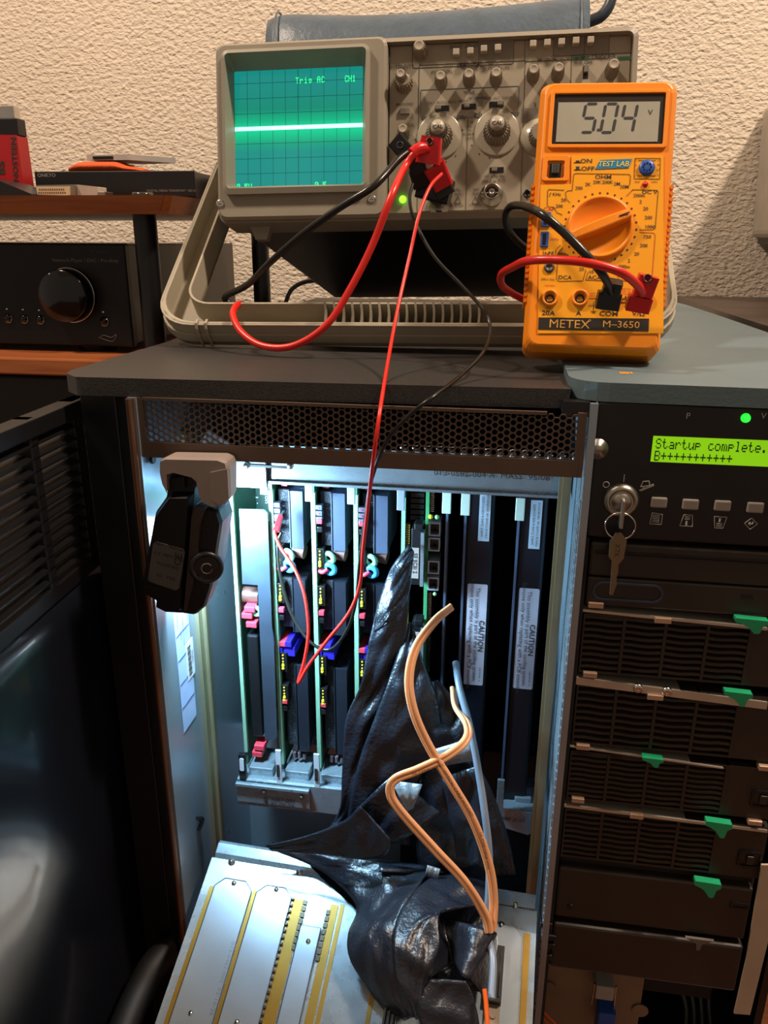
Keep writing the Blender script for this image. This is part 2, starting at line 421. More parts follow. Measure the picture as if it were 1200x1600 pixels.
# side skins, frame flanges
YB = 1.05
b = MB()
b.box(-.2115, -.2065, YF-.003, YB, -.62, -.0105)      # left wall of the card cage
lw = part('left_side_panel', b, M_ZINC2, cab, True)
b = MB(); b.tube([(-.2098, YF-.004, -.011), (-.2098, YF-.004, -.3), (-.2098, YF-.004, -.62)], .0022, n=10, k=1)
part('frame_edge', b, mat('copper_tinted_steel', '#7A5A48', .35, .8), cab, True)
b = MB(); b.box(-.2065, -.2035, .474, .492, -.62, -.045); b.tube([(-.2035, .483, -.62), (-.2035, .483, -.3), (-.2035, .483, -.045)], .0022, k=1)
part('gasket_strip', b, mat('brass_gasket', '#A39C7C', .35, .7), cab, True)
b = MB(); b.box(.0435, .0475, YF-.002, YB, -.62, -.0052)
part('centre_divider', b, M_ZINC2, cab, True)
b = MB(); b.box(.0335, .0405, .455, .4575, -.62, -.050); b.box(.0355, .0385, .453, .455, -.62, -.050)
part('gasket_strip', b, mat('brass_gasket', '#A39C7C', .35, .7), cab, True)
b = MB()
for k in range(60):
    z = -.06-k*.0062; b.box(.0429, .0436, YF, YF+.010, z-.0045, z)
b.box(.0431, .0436, YF+.010, YF+.03, -.56, -.048)
part('finger_gasket', b, M_ZINC, cab, True)
# outer left skin with toothed edge
b = MB(); b.box(-.2165, -.2135, .44, YB, -.62, -.011)
part('outer_skin', b, M_BLACK, cab, True)
b = MB(); b.box(-.2225, -.2118, .437, .4385, -.62, -.0105)
tm = part('tooth_strip', b, M_ZINC2, cab, True)
b = MB()
for k in range(11):
    z = -.050-k*.0085; b.box(-.2160, -.2116, .432, .4365, z-.0042, z)
b.box(-.2128, -.2116, .430, .4365, -.16, -.047)
part('tooth_comb', b, M_BLACK, cab, True)
b = MB(); b.box(-.245, -.2226, .425, .60, -.66, -.0105)
part('black_side_trim', b, M_BLACK, cab, True, bevel=.001)
b = MB(); b.box(.04, .20, 1.04, 1.05, -.6, -.0145); b.box(-.2115, .0475, 1.04, 1.05, -.6, -.0105)
b.box(.198, .203, .45, 1.05, -.62, -.0145)
part('rear_shell', b, M_BLACK, cab, True)
b = MB(); b.box(-.24, .205, .46, 1.05, -.66, -.60)
part('base', b, M_BLACK, cab, True, bevel=.003)
# card cage rails
YC = .50
b = MB()
ba, bb = at(360, 716, Y=.478), at(905, 748, Y=.478)
zt, zb = ba.z, at(500, 752, Y=.478).z-.002
b.box(-.17, .0405, .478, .4795, zb, zt+.01)
b.box(-.17, .0405, .4795, .52, zb, zb+.0015)
b.box(-.17, .0405, .475, .478, zb-.0005, zb+.0012)
tr = part('top_rail', b, M_ZINC, cab, True)
b = MB(); b.box(-.206, -.150, .473, .4765, zb-.003, zt+.008)
part('rail_bracket', b, M_ZINC, cab, True)
b = MB()
for px in (385, 453):
    p = at(px, 728, Y=.472); b.lathe(p, (0, -1, 0), [(.0022, -.002), (.0022, .0003), (.0014, .0013), (0.0001, .0014)], 14)
part('screw', b, M_STEEL, cab, True)
b = MB(); p = at(419, 729, Y=.4725); b.box(p.x-.016, p.x+.016, .4722, .4731, p.z-.0008, p.z+.0008)
part('bracket_slot', b, M_BLACK, cab, True)
b = MB(); p = at(770, 746, Y=.477)
b.text('013-0582-004 A  MASS  95/08', (p.x-.001, .4776, p.z+.001), (.0058, 0, 0), (0, 0, .0050)); part('stamping', b, M_INK, tr, True)
# bottom rails
zr1 = at(450, 1212, Y=.49).z; zr0 = at(450, 1262, Y=.49).z
bl_, br_ = at(372, 1225, Y=.49).x, at(532, 1240, Y=.49).x
b = MB()
b.box(bl_, -.09, .488, .4895, zr0, zr1-.006)
b.box(bl_, -.09, .4895, .53, zr1-.0075, zr1-.006)
b.box(bl_, at(484, 1240, Y=.486).x, .4835, .488, zr1-.010, zr1-.007)
b.box(bl_, at(484, 1240, Y=.486).x, .486, .488, zr0+.004, zr1-.007)
for k in range(3): x = bl_+.008+k*.0285; b.box(x, x+.019, .494, .515, zr1-.006, zr1+.001)
br = part('bottom_rail', b, M_ZINC, cab, True, bevel=.0006)
b = MB()
for px, py in ((412, 1238), (471, 1246)):
    p = at(px, py, Y=.485); b.lathe(p, (0, -1, 0), [(.0020, -.002), (.0020, .0003), (.0012, .0013), (0.0001, .0014)], 14)
part('screw', b, M_STEEL, cab, True)
b = MB(); p = at(437, 1252, Y=.4855); b.text('C 3087-001', (p.x, .4857, p.z+.001), (.0052, 0, 0), (0, 0, .0045)); b.text('E 95-08-58', (p.x, .4857, p.z-.0035), (.0052, 0, 0), (0, 0, .0045))
part('stamping', b, M_INK, br, True)
b = MB()
r0 = at(783, 1262, Y=.49); r1 = at(842, 1305, Y=.49)
b.prism([(r0.x-.002, r0.z), (.0405, r0.z-.002), (.0405, r1.z+.006), (.034, r1.z-.001), (r0.x, at(788, 1292, Y=.49).z)], .49, .4915)
b.box(r0.x-.002, .0405, .4915, .53, r0.z-.0015, r0.z)
p = at(778, 1216, Y=.488); b.box(p.x, p.x+.005, .486, .4885, at(780, 1268, Y=.488).z, p.z)
p = at(817, 1245, Y=.50); b.box(p.x-.006, p.x+.006, .498, .51, r0.z, r0.z+.004)
br2 = part('bottom_rail', b, M_ZINC, cab, True, bevel=.0005)
b = MB(); p = at(800, 1281, Y=.4895); b.text('1989 JC/N', (p.x, .4897, p.z), (.0045, 0, 0), (0, 0, .004)); part('stamping', b, M_INK, br2, True)
b = MB(); b.box(-.07, .0435, .559, .565, -.6, zr1-.01); part('lower_back_cover', b, M_CASE, cab, True)
b = MB(); b.box(-.2065, -.07, .56, .565, -.6, zr1-.01); part('lower_back_plate', b, M_ZINC2, cab, True)
b = MB(); b.box(-.2065, .0435, .45, .565, -.470, -.465); part('reflection_blocker', b, M_CASE, cab, True)  # added dark plate, keeps the parquet from reflecting in the back plate
b = MB(); b.box(-.2065, .0435, .72, .725, zr1-.02, -.05); part('backplane', b, mat('backplane_black', '#0A0C0B', .6), cab, True)
b = MB(); b.box(-.2065, .0435, .50, .72, -.0665, -.065); part('cage_roof', b, M_CASE, cab, True)
# service label on the left wall
def on_left(px, py, x=-.2062): return at(px, py, X=x)
b = MB(); c4 = [on_left(254, 956), on_left(284, 956), on_left(297, 1050), on_left(300, 1130), on_left(268, 1172)]
ss = sorted([(q.y, q.z) for q in c4])
ya, yb_ = .440, .463; za, zb_ = at(268, 958, X=-.206).z, at(285, 1150, X=-.206).z
b.box(-.2064, -.2061, ya, yb_, zb_, za)
lab = part('service_label', b, mat('pale_blue_label', '#A9B8D8', .5), cab, True, label='pale blue service label')
b = MB()
u, v = Vector((0, 0, -1)), Vector((0, 1, 0))
for i, s in enumerate(('Graphics', 'Model', 'Silicon Graphics Computer Systems', 'Code', 'Serial No')):
    b.text(s, (-.2058, ya+.004+.0042*i, za-.010-.012*(i % 2)), u*.003, v*-.0026)
for k in range(4): z = za-.02-k*.018; b.box(-.2061, -.2058, ya+.001, yb_-.001, z, z+.0003)
part('label_print', b, mat('blue_ink', '#34406E', .5), lab, True)
b = MB(); b.box(-.2061, -.2057, .454, .466, -.2145, -.187); sl = part('serial_sticker', b, M_WHITE, lab, True)
b = MB()
for k in range(16): z = -.190-k*.0014; b.box(-.2057, -.2055, .456, .461, z-.0004-.0005*(k % 3 == 0), z)
b.text('037847', (-.2055, .4635, -.2005), u*.0035, v*-.0035)
part('barcode', b, M_INK, lab, True)
# push-in clip on the left wall and hole at the top
b = MB(); p = at(310, 1283, X=-.206)
b.tube([p+Vector((.001, -.004, .006)), p+Vector((.003, 0, .003)), p+Vector((.002, .002, -.002)), p+Vector((.001, -.003, -.006))], .0014)
b.sphere(p+Vector((.002, .001, .001)), .0024)
part('wiring_clip', b, M_BLACK, cab, True)
b = MB(); p = at(236, 717, X=-.2055); b.cyl(p, p+Vector((.002, 0, 0)), .0030, n=6); part('bolt_head', b, M_BLACK, cab, True)

# ---- open front door on the left (hinged beyond the left trim)
dd = Vector((.048, -1, 0)).normalized(); dh = Vector((-.259, .452, 0)); dn_ = Vector((1, .048, 0)).normalized()
def dpt(s, z, t=0): return dh+dd*s+dn_*t+Vector((0, 0, z))
def dbox(b, s0, s1, z0, z1, t0, t1):
    vs = [dpt(s, z, t) for s in (s0, s1) for t in (t0, t1) for z in (z0, z1)]
    b.add(vs, [(0, 1, 3, 2), (4, 6, 7, 5), (0, 4, 5, 1), (2, 3, 7, 6), (0, 2, 6, 4), (1, 5, 7, 3)])
def don(px, py, t=0):
    p = on_plane(px, py, dpt(0, 0, t), dn_); return (p-dh).dot(dd), p.z
M_DOOR = gloss_noise(mat('gloss_black_door', '#0E1118', .3, coat=.3, var=.3, vs=5), .16, .42, 4)
zd1 = don(155, 607)[1]; zl0 = don(160, 853)[1]; L = .30
b = MB()
dbox(b, 0, L, zd1-.010, zd1, -.006, .006); dbox(b, 0, .020, zl0-.004, zd1, -.006, .004); dbox(b, 0, L, zl0-.008, zl0+.002, -.006, .004)
bars = [don(205/3.8077, 580+700/3.8077)[0]]
bars = [don(57, 740)[0]]
s = bars[0]
for k in range(3): dbox(b, s+k*.062, s+k*.062+.008, zl0, zd1, -.006, .004)
dr = part('door_frame', b, M_CASE, cab, True, bevel=.0008, label='black louvred door frame')
b = MB()
nl = 12
for k in range(nl):
    z = zl0+.004+(zd1-.014-zl0)*(k+.5)/nl
    vs = [dpt(s_, z+zz, t) for s_ in (.018, L-.004) for zz, t in ((-.0018, .004), (-.0006, .004), (.0018, -.006), (.0006, -.006))]
    b.add(vs, [(0, 1, 2, 3), (7, 6, 5, 4), (0, 4, 5, 1), (1, 5, 6, 2), (2, 6, 7, 3), (3, 7, 4, 0)])
part('louvre_slats', b, M_CASE, cab, True)
b = MB()
# lower moulded liner of the door, with a rounded raised edge
prof = [(.006, .010), (.012, .014), (.020, .012), (.026, .004), (.040, .000), (.30, -.002)]
rows = []
for k in range(25):
    z = zl0-.008-k*.021
    rows.append([dpt(s_, z, t+.0012*math.sin(k*.55+s_*22)*(1 if s_ > .05 else 0)) for s_, t in prof+[]])
rows2 = []
for k in range(25):
    z = zl0-.008-k*.021; row = []
    for i in range(26):
        s_ = .004+i*.0118; t = .012 if s_ < .018 else (.012-(s_-.018)*.9 if s_ < .03 else .001)
        row.append(dpt(s_, z, t+.003*noise.noise(Vector((s_*14, z*9, 1)))*(s_ > .03)))
    rows2.append(row)
b.grid(rows2)
part('door_liner', b, M_DOOR, cab, True, solid=.0015, label='glossy black inner door liner')
b = MB()
b.tube([at(282, 1474, Y=.425), at(262, 1486, Y=.418), at(238, 1512, Y=.405), at(218, 1550, Y=.39), at(196, 1600, Y=.37), at(150, 1720, Y=.33)], lambda t: .006 if t < .06 else .0105, n=14)
part('door_foot_rib', b, mat('matte_black_foot', '#0C0C0E', .6), cab, True)

# ---- right bay : control panel and metalwork
YP = .424
def cp(px, py, y=YP): return at(px, py, Y=y)
b = MB()
x0 = .0480; x1 = .175
cz1 = -.0052; cz0 = cp(907, 838).z
b.box(x0, x1, YP, YP+.02, cz0, cz1)
pan = part('control_panel', b, mat('control_panel_black', '#0D0B0B', .38), cab, True, bevel=.0012)
p = cp(930, 701); b = MB(); b.lathe((p.x+.0012, YP, p.z), (0, -1, 0), [(.0056, 0), (.0056, .0008), (.0030, .0012), (.0029, .0020), (.0001, .0022)], 28)
part('captive_screw', b, M_STEEL, cab, True)
b = MB(); q = cp(1165, 653); b.lathe((q.x, YP, q.z), (0, -1, 0), [(.0024, 0), (.0022, .0012), (.0012, .0022), (.0001, .0025)], 16)
part('indicator_lamp', b, mat('green_indicator', '#20F030', .3, emit=2.2), cab, True, label='glowing green indicator lamp')
b = MB(); la, lb = cp(1021, 681), cp(1018, 721)
ld = Vector((.0925, 0, 0)); LW = .068
b.box(la.x, la.x+LW, YP-.0004, YP, lb.z, la.z)
lcd = part('status_display', b, mat('lime_backlit_lcd', '#8CD610', .4, emit=.62), cab, True, label='lime green backlit character display')
b = MB(); cell = .00056
dots(b, 'Startup complete.', la.x+.0016, la.z-.0012, cell, YP-.0004, h=.00078, adv=5.9)
dots(b, 'B'+'+'*11, la.x+.0016, la.z-.0078, cell, YP-.0004, h=.00078, adv=5.9)
part('display_text', b, mat('lcd_dark_dots', '#1E4A10', .6), lcd, True)
b = MB()
for px, s in ((1075, 'P'), (1193, 'V')):
    q = cp(px, 650); b.text(s, (q.x, YP-.0003, q.z), (.0045, 0, 0), (0, 0, .0045))
part('panel_lettering', b, M_WINK, pan, True); b = MB()
q = cp(947, 757); b.torus((q.x, YP-.0003, q.z), (0, 1, 0), .0016, .00022, 16, 6)
q = cp(975, 747); b.box(q.x-.0002, q.x+.0002, YP-.0004, YP, q.z-.002, q.z+.002)
q = cp(1010, 758)
for a, c in (((-3, -1), (-2, 2)), ((-2, 2), (1, 2.4)), ((1, 2.4), (1.6, 0)), ((-3, -1), (1.6, 0)), ((-3.4, -3), (3.6, .8)), ((-2.6, -3.3), (4, .2)), ((-1.5, -.3), (-1.5, -2)), ((1.2, .2), (1.4, -.8))):
    b.tube([(q.x+a[0]*.001, YP-.0003, q.z+a[1]*.001), (q.x+c[0]*.001, YP-.0003, q.z+c[1]*.001)], .00028, n=5, k=1)
part('switch_symbols', b, M_WINK, pan, True)
ICON = [(1025, 810), (1073, 813), (1124, 816), (1173, 818)]
for i, (px, py) in enumerate(ICON):
    b = MB(); q = cp(px, py); w_, h_ = .0030, .0032
    def ln(a, c, r=.0002): b.tube([(q.x+a[0]*w_, YP-.0003, q.z+a[1]*h_), (q.x+c[0]*w_, YP-.0003, q.z+c[1]*h_)], r, n=5, k=1)
    sh = [[(-1, -1), (1, -1), (1, .8), (-.8, 1)], [(-1.1, -1), (1.1, -1), (.8, 1), (-.6, 1)], [(-.7, -1), (.7, -1), (1.1, 1), (-1, 1)], [(-1.1, 0), (0, -1), (1.1, 0), (0, 1)]][i]
    for k in range(4): ln(sh[k], sh[(k+1) % 4])
    if i == 0:
        for k in range(5): ln((-.7, -.6+k*.3), (.6, -.6+k*.3))
    if i == 1:
        for k in range(3): ln((-.4, .7-k*.25), (.5, .7-k*.25))
        ln((0, -.8), (0, -.1), .0006)
    if i == 2:
        ln((0, .1), (0, .8), .0006)
        for k in range(3): ln((-.5, -.2-k*.25), (.5, -.2-k*.25))
    if i == 3: ln((-.4, 0), (.3, 0), .0004); ln((.3, 0), (.3, .4), .0004); ln((-.4, 0), (-.1, .25), .0004); ln((-.4, 0), (-.1, -.25), .0004)
    part('button_icon', b, M_WINK, pan, True)

for px, py in ((1029, 784), (1078, 787), (1128, 789), (1179, 792)):
    b = MB(); q = cp(px, py); b.box(q.x-.0042, q.x+.0042, YP-.0022, YP, q.z-.0029, q.z+.0029)
    part('push_button', b, mat('grey_button', '#8B857C', .5), pan, True, bevel=.0008)
lk = cp(970, 781)
b = MB(); b.lathe((lk.x, YP, lk.z), (0, -1, 0), [(.0095, 0), (.0095, .002), (.0078, .0044), (.0068, .0046), (.0064, .0036), (.0050, .0036), (.0048, .0046), (.0001, .0046)], 32)
part('key_switch', b, M_STEEL, cab, True, label='round steel key switch')
b = MB(); b.box(.0475, x1, YP+.050, YP+.054, -.46, cz0); b.box(.0475, .0500, YP-.002, YP+.20, -.50, cz0)
part('bay_lining', b, mat('dark_lining', '#0B0B0C', .7), cab, True)
b = MB()
pp = [cp(1190, 1352, .42), cp(1235, 1352, .42), cp(1202, 1464, .42), cp(1172, 1586, .42), cp(1147, 1584, .42), cp(1166, 1500, .42)]
b.push(pp, (0, .0015, 0))
part('side_bracket', b, mat('beige_sheet', '#B09A84', .55), cab, True)
b = MB()
b.box(.052, .125, .47, .80, -.490, -.488); b.box(.052, .125, .468, .4695, -.52, -.44)
part('bay_floor', b, mat('bay_zinc', '#8A7E6C', .45, .5), cab, True)
b = MB(); p = at(857, 1541, Y=.4675); b.cyl(p, p+Vector((0, -.001, 0)), .005); p = at(1000, 1578, Y=.4675); b.cyl(p, p+Vector((0, -.001, 0)), .006)
part('rivet', b, mat('bay_zinc', '#8A7E6C', .45, .5), cab, True)

# ---- key in the switch and key on the ring
b = MB()
b.box(lk.x-.0009, lk.x+.0009, YP-.012, YP-.0036, lk.z-.0125, lk.z+.0028)
single('key', b, M_STEEL, 'steel key inserted upright in the round key switch', 'key', bevel=.0003)
rg = cp(969, 822, YP-.010); b = MB(); b.torus((rg.x, YP-.0102, rg.z), (0.1, 1, .1), .0078, .00045, 36, 6)
single('key_ring', b, M_CHROME, 'thin wire ring hanging from the key in the switch', 'key ring')
b = MB(); k0 = cp(966, 838, YP-.011); H_ = (cp(966, 838, YP-.011)-cp(966, 930, YP-.011)).z
x, z = k0.x, k0.z
hd = [(-.0022, .0), (-.0015, .0018), (.0015, .0018), (.0030, 0), (.0046, -.002), (.0040, -.0125), (.0028, -.0145), (.0016, -.0160), (.0020, -.020), (.0014, -.024), (.0019, -.028), (.0004, -H_), (-.0012, -H_), (-.0018, -.0145), (-.0038, -.012), (-.0040, -.003)]
b.prism([(x+a, z+c) for a, c in hd], YP-.0115, YP-.0100)
kk = thing('hanging_key', 'brass-grey key dangling below the ring, blade pointing down', 'key', (x, YP-.011, z-H_))
part('key_body', b, mat('worn_brass', '#8C7E66', .35, .9), kk, True, bevel=.0002)
b = MB(); b.text('XTK', (x, YP-.0116, z-.008), (0, 0, -.004), (.004, 0, 0)); part('engraving', b, M_INK, kk, True)

# ================================================================ DRIVES IN THE RIGHT BAY
BX0, BX1 = .0510, .1720
def drive_shell(b, z0, z1, y=YP, x0=BX0, x1=BX1): b.box(x0, x1, y, y+.028, z0, z1)
GRP = 'drive units in the right bay'
z1 = cp(913, 846).z; z0 = cp(908, 900).z; zt0 = cp(905, 944).z
t = thing('optical_drive', 'flat black drive with a recessed slot, directly below the control panel', 'disk drive', (.11, YP+.014, z0), group=None)
b = MB(); drive_shell(b, z0+.0006, z1); part('front_bezel', b, M_DARKPL, t, True, bevel=.0015)
b = MB(); q0, q1 = cp(930, 860, YP-.0004), cp(1199, 893, YP-.0004)
b.ringface(rrect(q0.x, .168, q1.z+.004, q0.z, .0006, 1), rrect(q0.x+.0008, .1672, q1.z+.0048, q0.z-.0008, .0005, 1), YP-.0008, YP)
b.box(q0.x+.006, q0.x+.016, YP-.0006, YP, q1.z+.006, q1.z+.010)
part('slot_frame', b, M_BLACK, t, True)
t = thing('tape_drive', 'black tape drive with a long rounded pocket behind the dangling key', 'disk drive', (.11, YP+.014, zt0))
b = MB(); drive_shell(b, zt0, z0); part('front_bezel', b, M_DARKPL, t, True, bevel=.0012)
b = MB(); q0, q1 = cp(927, 907), cp(1034, 943)
zc = (q0.z+q1.z)/2; hh = (q0.z-q1.z)/2
b.ringface(rrect(q0.x, q1.x, zc-hh, zc+hh, hh*.95, 6), rrect(q0.x+.0012, q1.x-.0012, zc-hh+.0012, zc+hh-.0012, hh*.8, 6), YP-.0012, YP)
part('pocket_rim', b, mat('blue_black', '#343B50', .3), t, True, bevel=.0003)
b = MB(); q = cp(1167, 932); b.box(q.x-.003, q.x+.003, YP-.0005, YP, q.z-.001, q.z+.001); part('eject_slot', b, M_BLACK, t, True)

def rail(name_label, ztop, xlatch, full=True):
    pass
SL = [(957.5, 1049, 904, 895, 'uppermost'), (1064, 1160, 894, 886, 'second'), (1172, 1247, 885, 877, 'third'), (1259, 1337, 876, 870, 'lowest')]
SLAB = ['uppermost louvred black drive sled, just under the tape drive', 'second louvred black drive sled, beneath the wide riveted steel rail',
        'third louvred black drive sled, its latch handle at the right edge', 'lowest louvred black drive sled, with a small switch window at right']
LT = [(1148, 1196, 962, 988), (1131, 1171, 1076, 1101), (1003, 1034, 1179, 1196), (1102, 1139, 1278, 1306)]
for i, (ya_, yb2, xa, xb, nm) in enumerate(SL):
    zt_, zb_ = cp(xa, ya_).z, cp(xb, yb2).z
    t = thing('drive_sled', SLAB[i], 'disk drive', (.11, YP+.014, zb_), group='louvred drive sleds')
    b = MB(); b.box(BX0, BX1, YP+.006, YP+.028, zb_, zt_); b.box(.1425, BX1, YP, YP+.01, zb_, zt_); part('sled_body', b, M_DARKPL, t, True)
    b = MB(); cwid = (.1425-BX0)/4
    for k in range(5): x = BX0+k*cwid; b.box(x-.0008 if k else x, x+.0010, YP-.0002, YP+.006, zb_, zt_)
    b.box(BX0, .1425, YP, YP+.006, zt_-.0014, zt_); b.box(BX0, .1425, YP, YP+.006, zb_, zb_+.0014)
    nr = 9
    for k in range(nr):
        z = zb_+(zt_-zb_)*(k+.8)/(nr+.6)
        for c in range(4):
            x = BX0+c*cwid+.001; w_ = cwid-.002
            vs = [Vector((x+w_*j/6, YP+yy, z+zz+.00035*math.sin(j*PI/3+c))) for yy, zz in ((0, 0), (0, .0018), (.005, .0028), (.005, .0010)) for j in range(7)]
            b.add(vs, [(r*7+j, r*7+j+1, ((r+1) % 4)*7+j+1, ((r+1) % 4)*7+j) for r in range(4) for j in range(6)])
    part('louvred_grille', b, M_DARKPL, t, True)
    # green latch
    a0, a1, b0, b1 = LT[i]
    p0, p1 = cp(a0, b0, YP-.004), cp(a1, b1, YP-.004)
    W_, H_ = p1.x-p0.x, p0.z-p1.z
    pr = [(0, 1), (1, .93), (1, .66), (.84, .52), (.78, .06), (.70, 0), (.60, .02), (.52, .20), (.38, .46), (.18, .62), (0, .72)]
    b = MB(); b.prism([(p0.x+u_*W_, p1.z+v_*H_) for u_, v_ in pr], YP-.007, YP-.002)
    la_ = part('latch', b, M_GREEN, t, True, bevel=.0005, label='green plastic release latch')
    if i > 1:
        b = MB(); qa = cp(1152, 1338 if i == 3 else 1260); 
        q = cp(*((1171, 1342) if i == 3 else (1192, 1248)))
        b.ringface(rrect(q.x-.007, q.x+.007, q.z-.006, q.z+.006, .0006, 1), rrect(q.x-.0055, q.x+.0055, q.z-.0045, q.z+.0045, .0006, 1), YP-.0012, YP)
        sw = part('switch_window', b, M_BLACK, t, True)
        b = MB(); b.box(q.x-.002, q.x+.002, YP-.0018, YP, q.z-.003, q.z+.003); part('switch_tab', b, M_DARKPL, sw, True, bevel=.0004)
# steel rails over the sleds
def sled_rail(lbl, pl_, pr_, thick, clips, wide=None):
    t = thing('drive_rail', lbl, 'metal rail', (.11, YP, at(*pl_, Y=YP).z), group='steel rails between the drives')
    a, c = cp(*pl_), cp(*pr_)
    b = MB()
    b.push([Vector((a.x, YP-.001, a.z)), Vector((c.x, YP-.001, c.z)), Vector((c.x, YP-.001, c.z-thick)), Vector((a.x, YP-.001, a.z-thick))], (0, .02, 0))
    part('rail_strip', b, mat('rail_steel', '#C9C2B4', .3, .55), t, True, bevel=.0003)
    b = MB()
    for px, py, w_ in clips: q = cp(px, py, YP-.002); b.box(q.x-w_, q.x+w_, YP-.0025, YP+.004, q.z-.0016, q.z+.0016)
    part('rail_clip', b, mat('copper_clip', '#BFA088', .4, .4), t, True, bevel=.0003)
    return t
sled_rail('thin steel rail above the uppermost louvred sled', (905, 950), (1199, 980), .0016, [(931, 946, .0042), (1036, 970, .0045)])
tt = sled_rail('wide steel rail with two rivets between first and second sled', (894, 1056), (1199, 1096), .0048, [(922, 1055, .0040), (1024, 1090, .0045)])
b = MB()
for px, py in ((997, 1076), (1042, 1081)): q = cp(px, py, YP-.001); b.lathe(q, (0, -1, 0), [(.0030, -.001), (.0030, .0004), (.0018, .0012), (.0006, .0008)], 16)
part('rivet', b, M_CHROME, tt, True)
sled_rail('thin steel rail between second and third sled', (886, 1163), (1130, 1198), .0010, [(911, 1168, .0040), (1197, 1201, .004)])
sled_rail('double steel rail above the lowest louvred sled', (877, 1255), (1199, 1296), .0018, [(903, 1251, .0038), (995, 1276, .004), (1180, 1286, .004)])
for (c4, lb_, hole) in (([(871, 1352), (1181, 1392), (1167, 1470), (863, 1431)], 'black blank drive front with a thumb slot at upper right', True),
                        ([(861, 1440), (1165, 1483), (1151, 1551), (855, 1510)], 'bottommost plain black drive front, above the steel bay floor', False)):
    yy = YP if hole else YP-.002
    P4 = [cp(px, py, yy) for px, py in c4]; xa = .0505; xb = P4[1].x
    t = thing('blank_drive', lb_, 'disk drive', (.11, yy+.015, P4[2].z))
    b = MB(); b.box(xa, .1705, yy, yy+.03, (P4[2].z+P4[3].z)/2, (P4[0].z+P4[1].z)/2)
    if hole: b.box(xa, .1725, yy+.006, yy+.04, (P4[2].z+P4[3].z)/2, (P4[0].z+P4[1].z)/2+.006)
    part('front_bezel', b, M_DARKPL, t, True, bevel=.0018)
    if hole:
        b = MB(); q = cp(1156, 1415, yy); b.ringface(rrect(q.x-.006, q.x+.006, q.z-.0025, q.z+.0025, .0006, 1), rrect(q.x-.004, q.x+.004, q.z-.0012, q.z+.0012, .0006, 1), yy-.0008, yy)
        q = cp(892, 1416, yy); b.lathe((q.x, yy, q.z), (0, -1, 0), [(.0022, 0), (.0022, .0006), (.0012, .001), (.0001, .001)], 14)
        part('thumb_slot', b, M_BLACK, t, True)
    else:
        b = MB()
        for k, (px, py) in enumerate(((851, 1443), (857, 1462), (855, 1475), (850, 1492))):
            q = cp(px, py, yy); b.box(q.x-.003, q.x+.005, yy-.002, yy+.004, q.z-.0022, q.z+.0022)
        part('spring_hook', b, M_BLACK, t, True, bevel=.0006)
    if hole:
        p0, p1 = cp(1085, 1371, YP-.004), cp(1122, 1399, YP-.004); W_, H_ = p1.x-p0.x, p0.z-p1.z
        b = MB(); b.prism([(p0.x+u_*W_, p1.z+v_*H_) for u_, v_ in pr], YP-.007, YP-.002); part('latch', b, M_GREEN, t, True, bevel=.0005, label='green plastic release latch')
        b = MB(); q = cp(1091, 1468, yy-.002)
        b.prism([(q.x-.009, q.z+.003), (q.x+.009, q.z+.003), (q.x+.002, q.z-.0005), (q.x+.001, q.z-.006), (q.x-.001, q.z-.006), (q.x-.002, q.z-.0005)], yy-.005, yy-.003)
        part('latch', b, mat('grey_latch', '#5E5650', .5), t, True, bevel=.0004, label='small grey latch tab')
# network plug and orange leads on the bay floor
t = thing('network_plug', 'clear plug with a blue cable end below the bottommost drive', 'plug', at(940, 1575, Y=.455))
b = MB(); q0 = at(930, 1522, Y=.462); q1 = at(962, 1560, Y=.455)
b.box(q0.x, q0.x+.013, .452, .466, q1.z, q0.z); part('plug_body', b, mat('pale_plastic', '#A09C94', .25), t, True, bevel=.0008)
b = MB(); b.tube([q0+Vector((-.001, -.008, 0)), q0+Vector((-.0015, -.008, -.02))], .0007, k=1); b.tube([q0+Vector((.014, -.008, 0)), q0+Vector((.0145, -.008, -.022))], .0007, k=1)
part('spring_wire', b, M_CHROME, t, True)
b = MB(); q = at(948, 1578, Y=.455); b.box(q.x-.0065, q.x+.006, .449, .462, q.z-.03, q.z+.003); part('plug_boot', b, mat('blue_boot', '#1C4FA0', .4), t, True, bevel=.001, label='bright blue boot')
b = MB(); b.tube([at(836, 1567, Y=.45), at(850, 1582, Y=.45), at(872, 1604, Y=.45), at(890, 1630, Y=.45)], .0010)
b.tube([at(834, 1573, Y=.452), at(846, 1588, Y=.452), at(862, 1606, Y=.452), at(880, 1640, Y=.452)], .0010)
single('orange_lead', b, mat('orange_lead', '#E0601C', .4), 'thin orange lead at the bottom, right of the slanted metal cover', 'cable')
b = MB()
for k in range(4): b.tube([at(1065+k*14, 1545, Y=.50), at(1072+k*12, 1580, Y=.49), at(1066+k*16, 1640, Y=.47)], .003)
single('dark_cable_bundle', b, M_BLACK, 'dark cables in the shadow below the bottommost drive', 'cable', kind='stuff')

